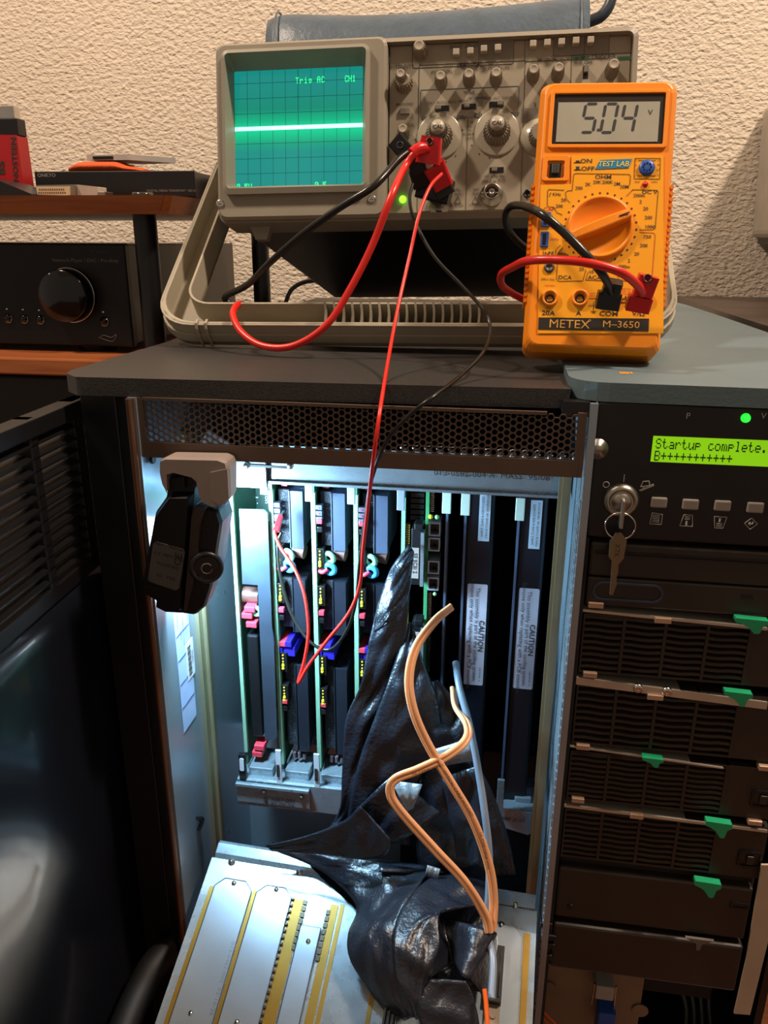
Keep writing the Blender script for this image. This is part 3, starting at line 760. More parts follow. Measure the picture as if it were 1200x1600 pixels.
# ================================================================ CIRCUIT BOARDS IN THE CARD CAGE
ZB0, ZB1 = at(446, 1200, Y=.50).z, -.068
def heatsink(b, x0, x1, y0, z0, z1, n=14, pitch=.0036, base=True):
    # plates stacked along the depth, standing out sideways from a base
    b.box(x0-.0004, x0+.0010, y0, y0+pitch*n, z0, z1)
    for k in range(n):
        b.box(x0, x1-(0 if k else 0), y0+k*pitch, y0+k*pitch+(.0012 if k else .0020), z0, z1)
def cpu_board(t, X):
    b = MB(); b.box(X-.0008, X+.0008, YC, YC+.21, ZB0, ZB1); part('circuit_board', b, M_PCB, t, True)
    b = MB(); b.box(X-.0016, X+.0014, YC-.0012, YC+.003, ZB0+.004, ZB1-.02); part('edge_stiffener', b, M_PCBE, t, True)
    def zz(py): return at(429, py, Y=YC).z
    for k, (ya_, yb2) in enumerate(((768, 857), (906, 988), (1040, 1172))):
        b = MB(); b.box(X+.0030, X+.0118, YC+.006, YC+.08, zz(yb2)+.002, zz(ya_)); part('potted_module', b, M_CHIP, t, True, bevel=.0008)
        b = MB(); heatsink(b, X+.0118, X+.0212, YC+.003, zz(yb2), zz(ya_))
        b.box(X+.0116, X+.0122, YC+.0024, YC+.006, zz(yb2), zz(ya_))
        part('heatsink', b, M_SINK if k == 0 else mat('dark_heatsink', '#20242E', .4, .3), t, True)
    # blocks with yellow dots
    for ya_ in (852, 910, 1018, 1068):
        zt_ = zz(ya_); b = MB(); b.box(X+.0016, X+.0070, YC-.001, YC+.006, zt_-.0155, zt_); blk = part('jumper_block', b, M_BLACK, t, True, bevel=.0005)
        b = MB()
        for j in range(4):
            if j < 2:
                b.sphere((X+.0040, YC-.0012, zt_-.0105-.0022*j), .0012); b.sphere((X+.0040, YC-.0012, zt_-.0095-.0022*j), .0009)
            b.sphere((X+.0040, YC-.0010, zt_-.002-.0033*j*.8), .0007)
        part('yellow_dot', b, M_YEL, blk, True)
    for ya_ in (806, 948, 1090):
        zt_ = zz(ya_)
        b = MB(); b.box(X+.0022, X+.0062, YC-.002, YC+.002, zt_-.0035, zt_); part('test_point', b, M_REDP, t, True, bevel=.0005, label='small red test point')
        b = MB(); b.box(X+.0024, X+.0060, YC-.001, YC+.002, zt_-.010, zt_-.006); part('test_point', b, M_BLACK, t, True, bevel=.0005, label='small black test point')
    b = MB(); z = zz(785)
    for j in range(3): b.box(X+.0018, X+.0062, YC-.001, YC+.004, z-.0042*j-.0034, z-.0042*j)
    tb = part('terminal_block', b, mat('grey_terminal', '#4C5160', .4), t, True, bevel=.0004)
    b = MB()
    for j in range(3): b.box(X+.0034, X+.0046, YC-.0014, YC, z-.0042*j-.0024, z-.0042*j-.0012)
    part('terminal_slot', b, M_REDP, tb, True)
    # toroids and capacitor
    b = MB(); b.torus((X+.0095, YC+.002, zz(868)), (.3, 1, .2), .0038, .0019, 20, 8); part('toroid_choke', b, mat('pale_green_toroid', '#7FB498', .45), t, True, label='pale green toroid')
    b = MB(); b.torus((X+.0105, YC+.001, zz(884)), (.2, 1, .2), .0036, .0020, 20, 8); part('toroid_choke', b, mat('blue_toroid', '#3F8FC4', .4), t, True, label='blue toroid')
    b = MB(); b.cyl((X+.012, YC+.010, zz(865)), (X+.0205, YC+.009, zz(867)), .0052); part('capacitor', b, mat('brown_capacitor', '#5A3A34', .4), t, True, label='brown capacitor can')
    b = MB(); b.tube([(X+.003, YC+.001, zz(888)), (X+.006, YC-.001, zz(888)), (X+.009, YC, zz(884))], .0016); part('coil_lead', b, M_REDP, t, True)
    b = MB(); z = zz(1000)
    b.box(X+.006, X+.0105, YC-.001, YC+.02, z-.0045, z); b.box(X+.004, X+.0125, YC+.001, YC+.03, z-.013, z-.0055); b.box(X+.001, X+.0035, YC, YC+.01, z-.010, z-.006)
    part('blue_connector', b, M_BLUEP, t, True, bevel=.0004)
    b = MB(); b.box(X+.0012, X+.006, YC-.001, YC+.02, z-.0045, z-.0006); part('red_connector', b, M_REDP, t, True, bevel=.0004)
    b = MB(); z = zz(757); b.box(X+.0045, X+.0085, YC+.01, YC+.03, z-.004, z); part('red_connector', b, M_REDP, t, True)
    b = MB(); b.box(X+.0075, X+.0125, YC+.012, YC+.03, z, z+.004); part('blue_connector', b, M_BLUEP, t, True)
    b = MB(); b.box(X+.006, X+.020, YC+.03, YC+.09, ZB0+.002, ZB0+.010)
    for k in range(3): b.cyl((X+.008+.004*k, YC+.006, ZB0+.006), (X+.008+.004*k, YC+.006, ZB0+.011), .0014)
    part('bottom_components', b, mat('mauve_component', '#5E4A50', .5), t, True)
def ejector(t, X, ytop, ybot, m, w_=.0026, name='top_tab'):
    b = MB(); b.box(X-w_, X+w_, YC-.012, YC-.0105, at(429, ybot, Y=YC-.012).z, at(429, ytop, Y=YC-.012).z)
    return part(name, b, m, t, True, bevel=.0004)
XS = [at(429, 900, Y=YC).x+.0296*k for k in range(3)]
M_MAUVE = mat('mauve_tab', '#8C90B8', .45); M_PALE = mat('pale_tab', '#C4D2C4', .45)
lb = ['processor board left of the other two, red clip lead hooked on its upper edge', 'middle one of the three boards with stacked heatsinks', 'third heatsink board, partly hidden by the folded black ribbon']
for k, X in enumerate(XS):
    t = thing('processor_board', lb[k], 'circuit board', (X, YC+.10, ZB0), group='processor boards with heatsinks')
    if k == 0:
        cpu_board(t, X); proto = t; protokids = None
        pending = [copy_tree(proto, None, Vector((x_-X, 0, 0))) for x_ in XS[1:]]
    else:
        bpy.data.objects.remove(t)
        t = pending[k-1]; WM[t] = Matrix.Translation(t.location); t['label'] = lb[k]
    if k == 0:
        ejector(t, X-.0012, 762, 774, M_MAUVE)
    elif k == 1: ejector(t, X, 756, 781, M_PALE)
    else: ejector(t, X-.001, 753, 782, M_MAUVE)
    if k < 2:
        e = ejector(t, X+.0004, 1172, 1224, M_WHITE, .0022, 'card_ejector')
        b = MB()
        for j in range(16): z = at(446, 1180, Y=YC).z-j*.0007; b.box(X-.0012, X+.001, YC-.0128, YC-.0122, z-.0003-.0002*(j % 3), z)
        part('barcode', b, M_INK, e, True)
# bracket board in the leftmost slot
X = at(369, 900, Y=YC).x
t = thing('bracket_board', 'leftmost card with a tall stepped bare metal bracket', 'circuit board', (X, YC+.1, ZB0))
b = MB(); b.box(X-.0008, X+.0008, YC, YC+.21, ZB0, ZB1); part('circuit_board', b, M_PCB, t, True)
b = MB(); b.box(X-.0014, X+.0012, YC-.0012, YC+.002, ZB0+.012, ZB1-.02); part('edge_stiffener', b, M_PCBE, t, True)
b = MB()
def bp_(px, py): q = at(px, py, Y=YC-.006); return (q.x, q.z)
b.prism([bp_(374, 795), bp_(412, 796), bp_(418, 802), bp_(425, 980), bp_(428, 1000), bp_(433, 1150), bp_(428, 1156), bp_(414, 1155), bp_(411, 1085), bp_(406, 985), bp_(403, 914), bp_(379, 912)], YC-.0065, YC-.005)
part('metal_bracket', b, gloss_noise(mat('bracket_metal', '#66768A', .35, .85), .28, .45, 50), t, True, bevel=.0003)
b = MB(); q = at(386, 990, Y=YC+.004); q2 = at(412, 1150, Y=YC+.004)
b.box(q.x, q2.x, YC+.002, YC+.06, q2.z, q.z); part('black_module', b, M_CASE, t, True, bevel=.0015)
for (px, py, m, nm) in ((390, 952, M_REDP, 'red_connector'), (386, 962, M_REDP, 'red_connector'), (393, 976, M_REDP, 'red_connector'), (405, 1168, M_REDP, 'red_connector'), (402, 1178, M_REDP, 'red_connector')):
    b = MB(); q = at(px, py, Y=YC); b.box(q.x-.004, q.x+.004, YC-.001, YC+.012, q.z-.0022, q.z+.0022); part(nm, b, m, t, True, bevel=.0006)
b = MB(); q = at(391, 933, Y=YC+.006); b.cyl((q.x-.006, YC+.01, q.z), (q.x+.006, YC+.01, q.z), .006); part('capacitor', b, mat('brown_capacitor', '#5A3A34', .4), t, True)
b = MB(); q = at(401, 955, Y=YC+.003); b.torus(q, (.2, 1, .1), .003, .0017, 16, 8); part('toroid_choke', b, mat('pale_green_toroid', '#7FB498', .45), t, True)
b = MB(); q = at(405, 775, Y=YC+.05)
b.text('Graphics', (q.x-.004, YC+.05, q.z+.002), (0, 0, -.009), (.008, 0, 0)); b.text('Silicon', (q.x+.006, YC+.05, q.z+.002), (0, 0, -.006), (.005, 0, 0))
part('board_lettering', b, M_WHITE, t, True)
b = MB(); b.box(q.x-.016, q.x+.016, YC+.0505, YC+.054, q.z-.02, q.z+.03); part('daughter_board', b, mat('dark_green_board', '#17382C', .4), t, True)
ejector(t, X, 762, 772, M_MAUVE)
b = MB(); b.box(X-.0028, X+.0028, YC-.012, YC-.009, at(388, 1215, Y=YC).z, at(388, 1165, Y=YC).z); e = part('card_ejector', b, M_BLACK, t, True, bevel=.0004)
b = MB(); q = at(388, 1196, Y=YC-.0125); b.prism(rrect(X-.0017, X+.0017, q.z-.0055, q.z+.0055, .0012, 3), YC-.0128, YC-.012); part('ejector_label', b, M_WHITE, e, True)
# network / I-O boards
Xc = at(631, 800, Y=YC).x
t = thing('ribbon_board', 'card with a yellow connector strip that the upper black ribbon plugs into', 'circuit board', (Xc, YC+.1, ZB0))
b = MB(); b.box(Xc-.0008, Xc+.0008, YC, YC+.21, ZB0, ZB1); part('circuit_board', b, M_PCB, t, True)
b = MB(); b.box(Xc-.0014, Xc+.0012, YC-.0012, YC+.002, ZB0+.012, ZB1-.02); part('edge_stiffener', b, M_PCBE, t, True)
b = MB()
for k in range(60): z = at(637, 820, Y=YC).z-k*.0016; b.box(Xc+.0016, Xc+.0042, YC, YC+.004, z-.0011, z)
part('contact_strip', b, mat('gold_contacts', '#A88C3C', .4, .6), t, True)
ejector(t, Xc-.0006, 750, 787, M_MAUVE)
b = MB(); q = at(652, 800, Y=YC); 
for k in range(5): b.box(q.x-.005, q.x+.004, YC+.004, YC+.010, q.z-.004*k-.003+.012, q.z-.004*k+.012)
part('chip_row', b, M_BLACK, t, True)
for (ya_, yb2, lbt, ts) in ((826, 915, 'SE SCSI 2', 880), (975, 1040, 'DF', 1010)):
    b = MB(); q0 = at(643, ya_, Y=YC-.012); q1 = at(657, yb2, Y=YC-.012); b.box(q0.x, q1.x, YC-.012, YC+.01, q1.z, q0.z); b.box(q0.x+.002, q1.x+.001, YC-.014, YC-.004, q0.z, q0.z+.004)
    cn_ = part('ribbon_connector', b, M_CASE, t, True, bevel=.0006)
    b = MB(); b.box(q1.x-.0004, q1.x+.0018, YC-.0135, YC-.006, q1.z, q0.z-.002); part('connector_edge', b, M_ZINC, cn_, True)
    b = MB(); q = at(648, ts, Y=YC-.0125); b.box(q.x-.0024, q.x+.0026, YC-.0126, YC-.012, q.z-.011, q.z+.011); sg = part('connector_label', b, mat('pink_label', '#A8948C', .5), cn_, True)
    b = MB(); b.text(lbt, (q.x, YC-.0128, q.z), (0, 0, -.0038), (.0038, 0, 0), .01); part('label_print', b, M_INK, sg, True)
Xc = at(668, 800, Y=YC).x
t = thing('network_board', 'green edged card carrying two pairs of silver sockets', 'circuit board', (Xc, YC+.1, ZB0))
b = MB(); b.box(Xc-.0008, Xc+.0008, YC, YC+.21, ZB0, ZB1); b.box(Xc-.0012, Xc+.0012, YC-.001, YC+.002, ZB0+.03, ZB1); part('circuit_board', b, mat('bright_green_board', '#3C8A58', .4), t, True)
b = MB()
for k in range(100):
    z = at(672, 760, Y=YC).z-k*.0014
    if at(672, 800, Y=YC).z > z > at(672, 1000, Y=YC).z-.0 and not (at(672, 925, Y=YC).z > z): continue
    b.box(Xc+.002, Xc+.0042, YC, YC+.003, z-.0008, z)
part('pin_strip', b, M_STEEL, t, True)
for ya_ in (816, 840, 876, 902):
    b = MB(); q0 = at(669, ya_, Y=YC-.004); x0_, x1_ = Xc+.0014, Xc+.0092; zt_ = q0.z; zb_ = zt_-.0096
    b.ringface(rrect(x0_, x1_, zb_, zt_, .0004, 1), rrect(x0_+.001, x1_-.0008, zb_+.001, zt_-.001, .0003, 1), YC-.004, YC+.012)
    sk = part('network_socket', b, mat('socket_silver', '#A9B2BC', .35, .4), t, True)
    b = MB(); b.box(x0_+.001, x1_-.0008, YC+.001, YC+.002, zb_+.001, zt_-.001); b.box(x0_+.003, x1_-.003, YC-.003, YC, zb_+.0005, zb_+.003); part('socket_cavity', b, M_BLACK, sk, True)
b = MB(); q = at(676, 806, Y=YC); b.sphere((q.x-.001, YC-.002, q.z), .0016); part('indicator_lamp', b, M_YEL, t, True)
b = MB(); b.sphere((q.x+.0032, YC-.002, q.z), .0016); b.sphere((q.x+.0032, YC-.002, at(676, 926, Y=YC).z), .0014); part('indicator_lamp', b, mat('green_lens', '#8FBF7A', .3), t, True)
# blank airflow cards
M_BAF = gloss_noise(mat('baffle_black', '#131720', .33, .2, var=.15, vs=8), .25, .4, 12)
def label_sheet(par, x0, x1, z0, z1, y):
    b = MB(); b.prism(rrect(x0, x1, z0, z1, .0012, 3), y-.0003, y)
    return part('caution_label', b, mat('pink_white_label', '#B9B2BE', .45), par, True)
for (xe, xf0, xf1, lbl, small, big) in ((700, 700, 706, 'narrow black blank card next to the silver sockets', None, None),
        (729, 730, 775, 'left wide black baffle card with caution label', (749, 768, 768, 846, 'G0/61/US REVISION DATE'), (735, 768, 912, 1072)),
        (813, 814, 858, 'right wide black baffle card with caution label, by the divider', (829, 846, 781, 858, 'G0/61/US REVISION DATE'), (803, 843, 918, 1078))):
    x0_ = at(xe, 780, Y=YC).x; x1_ = at(xf1, 780, Y=YC).x
    t = thing('baffle_card', lbl, 'blank card', ((x0_+x1_)/2, YC+.08, ZB0), group='black blank cards')
    b = MB()
    if xf1-xf0 > 20:
        b.box(x0_, x1_, YC, YC+.15, ZB0-.02, ZB1)
    else: b.box(x0_, x0_+.0014, YC, YC+.19, ZB0-.02, ZB1)
    part('baffle_body', b, M_BAF, t, True, bevel=.0022 if xf1-xf0 > 20 else .0003)
    b = MB(); b.box(x0_-.0010, x0_+.0006, YC-.0012, YC+.002, ZB0-.01, ZB1); part('edge_strip', b, mat('metal_edge_blue_glint', '#5A6A86', .4, .5), t, True)  # metal edge, with a bluish light reflection put into its colour
    ejector(t, x0_, 750+(xe-600)*.04, 784+(xe-600)*.04, M_PALE, .0029)
    if small:
        q0 = at(small[0], small[2], Y=YC); q1 = at(small[1], small[3], Y=YC); cx_ = q0.x+.0045
        b = MB(); b.box(cx_-.0040, cx_+.0034, YC-.0004, YC, q1.z, q0.z); sg = part('serial_label', b, mat('grey_blue_label', '#A5AEBA', .5), t, True)
        b = MB(); zc = (q0.z+q1.z)/2
        b.text('013-0160-001 W/ BAFFLE BOARD', (cx_+.0012, YC-.0006, zc), (0, 0, -.00215), (.0022, 0, 0)); b.text('G0/01/US REV A DATE: 2/28/97', (cx_-.0018, YC-.0006, zc), (0, 0, -.00215), (.0022, 0, 0))
        part('label_print', b, M_INK, sg, True)
        q0 = at(big[0]+3, big[2], Y=YC); q1 = at(big[1]-3, big[3], Y=YC)
        xa = x0_+.0032; xb = xa+.0136
        sg = label_sheet(t, xa, xb, q1.z, q0.z, YC); b = MB(); zc = (q0.z+q1.z)/2; xc = (xa+xb)/2; u = Vector((0, 0, -1)); v = Vector((1, 0, 0))
        b.text('CAUTION', (xc+.0036, YC-.0006, zc), u*.0054, v*.0050, .02)
        b.text('This assembly is part of the cooling system.', (xc+.0002, YC-.0006, zc), u*.0042, v*.0040)
        b.text('Remove only when replacing with a PCB assembly.', (xc-.0036, YC-.0006, zc), u*.0042, v*.0040)
        b.text('1020745-001  A', (xc+.0042, YC-.0006, zc-.030), u*.0018, v*.0018)
        part('label_print', b, M_INK, sg, True)

# ================================================================ SLANTED METAL COVER AT THE BOTTOM
up = Vector((66, 1577, 688)).normalized()
tl = at(335, 1340, Y=.440); trp = at(839, 1404, Y=.440)
ux = Vector((trp.x-tl.x, 0, 0)); ux = (ux-up*ux.dot(up)).normalized()
cn = ux.cross(up).normalized()
if cn.z < 0: cn = -cn
RM = Matrix((ux, up, cn)).transposed()
cov = thing('slanted_cover', 'bare metal slotted cover leaning out of the cabinet opening at the bottom', 'metal cover', tl, RM)
CI = WM[cov].inverted()
def cv(px, py, h=0): q = on_plane(px, py, WM[cov] @ Vector((0, 0, h)), cn); q = CI @ q; return (q.x, q.y)
b = MB()
out = [cv(336, 1342), cv(566, 1368), cv(560, 1372), cv(838, 1404), cv(834, 1760), cv(150, 1800)]
xr = (cv(839, 1404)[0]+cv(834, 1580)[0])/2; x0_ = cv(290, 1460)[0]
out = [(x0_, 0), (cv(480, 1362)[0], 0), (cv(556, 1420)[0], cv(556, 1420)[1]), (xr*.62, cv(556, 1420)[1]), (xr*.70, 0), (xr, -.002), (xr, -.26), (x0_, -.26)]
cs = cv(556, 1420)
out = [(x0_, 0), (cv(498, 1362)[0], 0), (cs[0], cs[1]), (cs[0]+.062, cs[1]), (cs[0]+.068, 0), (xr, 0), (xr, -.26), (x0_, -.26)]
b.slab(out, -.0014, 0)
b.box(x0_, x0_+.0014, -.26, 0, -.012, 0); b.box(xr-.0014, xr, -.26, 0, -.012, 0)
part('cover_sheet', b, M_ZINC, cov, bevel=.0008)
b = MB()
b.lofts([[Vector((x, y, z)) for x, z in ((x0_+.002, z0c), (cv(500, 1364)[0]-k*.006, z0c), (cv(500, 1364)[0]-k*.006, z0c-.0012), (x0_+.002, z0c-.0012))] for k, (y, z0c) in enumerate(((0, -.0002), (.003, .0022), (.010, .0030), (.0125, .0012)))])
b.box(cs[0]+.072, xr-.001, 0, .010, .0004, .0016)
part('bent_lip', b, M_ZINC, cov, bevel=.0005)
b = MB()
def strip(p, q, w_): 
    x = (p[0]+q[0])/2; b.box(x-w_/2, x+w_/2, min(p[1], q[1])-.0, max(p[1], q[1]), 0, .0005)
def strips(px, py, qx, qy, w_):
    p, q = cv(px, py), cv(qx, qy); strip(p, (q[0], -.22), w_)
strips(332, 1385, 262, 1590, .0030); strips(398, 1391, 340, 1590, .0026)
strips(465, 1405, 425, 1590, .0085)
strips(518, 1413, 490, 1590, .0055); strips(531, 1413, 503, 1590, .0028)
strips(585, 1530, 574, 1600, .0026)
strips(822, 1458, 818, 1600, .0040)
part('chromate_strip', b, M_GOLDSTRIP, cov, label='yellow chromate strips along the slots')
b = MB(); xx = (cv(465, 1405)[0]+cv(425, 1590)[0])/2
for k in range(44):
    y = cv(465, 1405)[1]-k*.0042; b.box(xx-.0052, xx-.0036, y-.0014, y, .0003, .0022)
    if k < 8: b.box(xx+.0030, xx+.0058, y-.0030, y, .0003, .0012); b.box(xx+.0205, xx+.0232, y-.0030-.004, y-.004, .0003, .0012)
part('spring_fingers', b, mat('finger_dark', '#4A4436', .4, .6), cov)
b = MB()
def plate(px0, px1, pyt, ch=.006):
    x0p = cv(px0, pyt)[0]; x1p = cv(px1, pyt)[0]; y1 = cv((px0+px1)/2, pyt)[1]; return x0p, x1p, y1
P0 = (cv(332, 1385)[0]+cv(262, 1590)[0])/2; P1 = (cv(398, 1391)[0]+cv(340, 1590)[0])/2; yt = cv(365, 1375)[1]
PS = [(P0+.0020, P1-.0018), (P1+.0018, xx-.0056)]
for k, (a, c) in enumerate(PS):
    ch = .006; b.slab([(a+ch, yt), (c-ch, yt), (c, yt-ch), (c, -.112+ch-.008*k), (c-ch, -.112-.008*k), (a+ch, -.112-.008*k), (a, -.112+ch-.008*k), (a, yt-ch)], .0002, .0011)
    b.slab([(a+ch, -.114-.008*k), (c-ch, -.114-.008*k), (c, -.120-.008*k), (c, -.24), (a, -.24), (a, -.120-.008*k)], .0002, .0011)
pa = cv(470, 1446); b.slab([(xx+.0056, pa[1]), (xx+.0195, pa[1]), (xx+.0195, -.22), (xx+.0056, -.22)], .0006, .0014)
pr0 = cv(780, 1445)
SEAM = MB()
for k, (a, c) in enumerate(PS):
    ch = .006; o_ = [(a+ch, yt), (c-ch, yt), (c, yt-ch), (c, -.112+ch-.008*k), (c-ch, -.112-.008*k), (a+ch, -.112-.008*k), (a, -.112+ch-.008*k), (a, yt-ch)]
    SEAM.tube([Vector((x, y, .0012)) for x, y in o_+[o_[0]]], .00035, n=5, k=1)
SEAM.tube([Vector((xx+.0056, -.2, .0014)), Vector((xx+.0056, pa[1], .0014)), Vector((xx+.0195, pa[1], .0014)), Vector((xx+.0195, -.2, .0014))], .00035, n=5, k=1)
b.slab([(pr0[0]-.004, pr0[1]), (pr0[0]+.010, pr0[1]), (pr0[0]+.015, pr0[1]-.006), (pr0[0]+.015, -.22), (pr0[0]-.004, -.22)], .0002, .0011)
part('slot_plate', b, M_ZINC2, cov, bevel=.0002)
b = MB()
for px, py in ((362, 1347), (468, 1363), (366, 1381), (432, 1391), (482, 1472), (299, 1584), (371, 1598), (805, 1414), (783, 1446)):
    q = cv(px, py); b.lathe((q[0], q[1], 0), (0, 0, 1), [(.0026, 0), (.0026, .0006), (.0017, .0008), (.0014, .0022), (.0001, .0024)], 16)
part('screw', b, M_CHROME, cov)
part('plate_seam', SEAM, mat('seam_grey', '#3C444C', .5), cov)
b = MB(); q = cv(380, 1490); b.text('013-0462-005  93-10-26', ((P1-.004), -.075, .0013), (0, -.0045, 0), (.0034, 0, 0)); part('stamping', b, mat('stamp_grey', '#7C8690', .5, .5), cov)
b = MB(); q0, q1 = cv(778, 1478, .006), cv(776, 1568, .006)
b.box(q0[0]-.0045, q0[0]+.0045, q1[1], q0[1], 0, .008)
for k in range(3): b.box(q0[0]-.003+k*.0025, q0[0]-.0018+k*.0025, q1[1]+.003, q0[1]-.003, .008, .0088)
cnn = part('socket_connector', b, M_BLACK, cov, bevel=.0005)
b = MB(); b.box(q0[0]-.0048, q0[0]+.0042, q1[1]-.012, q1[1], .001, .003); b.cyl((q0[0], q1[1]-.006, .003), (q0[0], q1[1]-.006, .0045), .002); part('connector_flange', b, mat('tan_flange', '#8C7A66', .5), cov)
b = MB(); q0 = cv(612, 1578); b.box(q0[0]-.004, q0[0]+.004, q0[1]-.02, q0[1]+.008, 0, .008)
for k in range(3): b.box(q0[0]-.0035+k*.0026, q0[0]-.002+k*.0026, q0[1]-.015, q0[1]+.005, .008, .009)
part('socket_connector', b, M_BLACK, cov, bevel=.0005)

# ================================================================ OSCILLOSCOPE
SW, SH, SD = .2995, .1248, .4283
sc = thing('oscilloscope', 'beige oscilloscope with green lit screen, tilted up on its carrying handle', 'oscilloscope', (-.2198, .606, .0855), rot(.0255, -.2016, -.0214))
def so(px, py, y=0.0): return on(sc, px, py, y)
def c1(x, y): return 320+x/4, y/4
def c2(x, y): return 600+x/2.927, 30+y/2.927
b = MB(); b.box(.006, SW-.006, .030, SD, .003, SH-.004); part('body_shell', b, M_CASE, sc, bevel=.004)
xd = so(606, 200).x
b = MB()
R0 = rrect(0, SW, 0, SH, .006, 4); R1 = rrect(.0035, SW-.0035, .0045, SH-.0035, .004, 4); RB = rrect(-.0005, SW+.0005, -.0005, SH+.0005, .006, 4)
def r3(r, y): return [Vector((x, y, z)) for x, z in r]
b.lofts([r3(RB, .034), r3(RB, .012), r3(R0, .002), r3(R1, 0), r3(R1, .008)], False)
b.box(xd, SW-.0035, .007, .012, .004, SH-.003)
part('front_frame', b, M_BEIGE, sc, label='beige moulded front frame')
# CRT hood
b = MB(); hx = so(601, 200, -.006).x
o0 = rrect(.001, hx+.001, .001, SH-.001, .006, 4); o1 = rrect(.003, hx-.001, .003, SH-.003, .005, 4)
a = so(347, 82, -.006); c = so(577, 300, -.006)
m0 = rrect(a.x, c.x, c.z, a.z+.0005, .005, 4)
m1 = rrect(a.x+.0025, c.x-.0025, c.z+.004, a.z-.002, .003, 4)
s0 = so(366, 112, .010); s1 = so(566, 287, .010)
sx0, sx1, sz0, sz1 = s0.x, s1.x, s1.z, s0.z
m2 = rrect(sx0, sx1, sz0, sz1, .0012, 4)
b.lofts([r3(o0, .010), r3(o0, -.003), r3(o1, -.005), r3(m0, -.005), r3(m0, -.0085), r3(m1, -.0095), r3(m2, .010)], False)
part('screen_hood', b, M_BEIGE, sc)
b = MB(); b.box(sx0-.003, sx1+.003, .0105, .012, sz0-.003, sz1+.003)
ms = mat('crt_glass', '#0E8F86', .12, emit=0)
nt = ms.node_tree; bs = nt.nodes['Principled BSDF']
tc = nt.nodes.new('ShaderNodeTexCoord'); sep = nt.nodes.new('ShaderNodeSeparateXYZ'); nt.links.new(tc.outputs['Object'], sep.inputs[0])
tz = so(466, 199, .0105).z
mm = nt.nodes.new('ShaderNodeMapRange'); mm.inputs[1].default_value = tz-.03; mm.inputs[2].default_value = tz+.03
nt.links.new(sep.outputs['Z'], mm.inputs[0])
rp = nt.nodes.new('ShaderNodeValToRGB'); cr = rp.color_ramp
for i, (p_, c_) in enumerate([(0, '#159A92'), (.22, '#149C92'), (.32, '#0FB08A'), (.42, '#05D898'), (.5, '#10F0B0'), (.58, '#04C890'), (.72, '#0A9A80'), (1, '#149A90')]):
    e = cr.elements[i] if i < 2 else cr.elements.new(p_)
    e.position = p_; e.color = lin(c_)+(1,)
nt.links.new(mm.outputs[0], rp.inputs['Fac']); nt.links.new(rp.outputs['Color'], bs.inputs['Emission Color']); bs.inputs['Emission Strength'].default_value = .72
bs.inputs['Base Color'].default_value = (.01, .05, .045, 1)
for l in list(nt.links):
    if l.to_socket == bs.inputs['Base Color']: nt.links.remove(l)
scr = part('crt_screen', b, ms, sc, label='glowing green cathode ray screen')
b = MB(); gy = .0104
for k in range(1, 10): x = sx0+(sx1-sx0)*k/10; b.box(x-.00011, x+.00011, gy-.0001, gy, sz0, sz1)
pitch = (sx1-sx0)/10*1.12
for k in range(-3, 4):
    z = tz+k*pitch*.985
    if k and sz0 < z < sz1: b.box(sx0, sx1, gy-.0001, gy, z-.00011, z+.00011)
xm = (sx0+sx1)/2
for k in range(60): z = sz0+(sz1-sz0)*k/60; b.box(xm-.0006, xm+.0006, gy-.0001, gy, z, z+.00012)
part('graticule', b, mat('graticule', '#0A4A44', .5), scr)
b = MB(); b.box(sx0, sx1, gy-.0004, gy-.0003, tz-.0014, tz+.0014)
part('trace', b, mat('bright_trace', '#A8FFF0', .4, emit=1.6), scr, label='bright horizontal trace')
b = MB(); cell = .00050
q = so(462, 121, gy); dots(b, 'Trig AC', q.x, q.z, cell*.92, gy, h=.00062, adv=7, fill=1.1)
q = so(539, 118, gy); dots(b, 'CH1', q.x, q.z, cell*.92, gy, h=.00062, adv=6, fill=1.1)
q = so(370, 282, gy); dots(b, '0.5V', q.x, sz0+.0022, cell, gy, h=.00062, fill=1.1, rows=3)
q = so(492, 281, gy); dots(b, '0.5', q.x, sz0+.0022, cell, gy, h=.00062, fill=1.1, rows=3)
part('screen_readout', b, mat('bright_readout', '#30FF90', .4, emit=1.1), scr, label='bright green readout characters')
for px, py in ((344, 318), (581, 311)):
    b = MB(); q = so(px, py, -.005); b.lathe((q.x, -.0045, q.z), (0, -1, 0), [(.0032, -.002), (.0032, .0005), (.0024, .0014), (.0006, .0012), (.0001, .0004)], 20)
    b.box(q.x-.0018, q.x+.0018, -.0062, -.0058, q.z-.0003, q.z+.0003); part('screw', b, M_CHROME, sc)
b = MB(); q = so(400, 352, 0); b.prism([(q.x-.009, .001), (q.x+.008, .001), (q.x+.005, -.010), (q.x-.004, -.010)], .012, .020); part('moulded_foot', b, M_BEIGE, sc, bevel=.001)
# control panel
PY = .006
b = MB(); b.box(hx+.002, SW-.0045, PY, .008, .0055, SH-.0045); cpn = part('control_panel', b, M_PANEL, sc)
def pl_(px, py): return so(px, py, PY)
b = MB()
def fr(b, x0, y0, x1, y1, t=.0002):
    a, c = pl_(*c2(x0, y0)), pl_(*c2(x1, y1))
    b.ringface(rrect(a.x, c.x, c.z, a.z, .0006, 1), rrect(a.x+t, c.x-t, c.z+t, a.z-t, .0005, 1), PY-.0003, PY)
fr(b, 130, 95, 592, 205); fr(b, 645, 80, 1028, 178); fr(b, 160, 210, 625, 870); fr(b, 776, 75, 915, 165); fr(b, 858, 165, 1150, 300)
for x0, x1, y in ((160, 160, 0),): pass
a, c = pl_(*c2(382, 450)), pl_(*c2(382, 870)); b.box(a.x, a.x+.0002, PY-.0003, PY, c.z, a.z)
def tx(b, s, x, y, h, bold=0, root=None):
    q = pl_(*c2(x, y)); e = h*.000150; b.text(s, (q.x, PY-.0004, q.z), (e, 0, 0), (0, 0, e*1.02), bold)
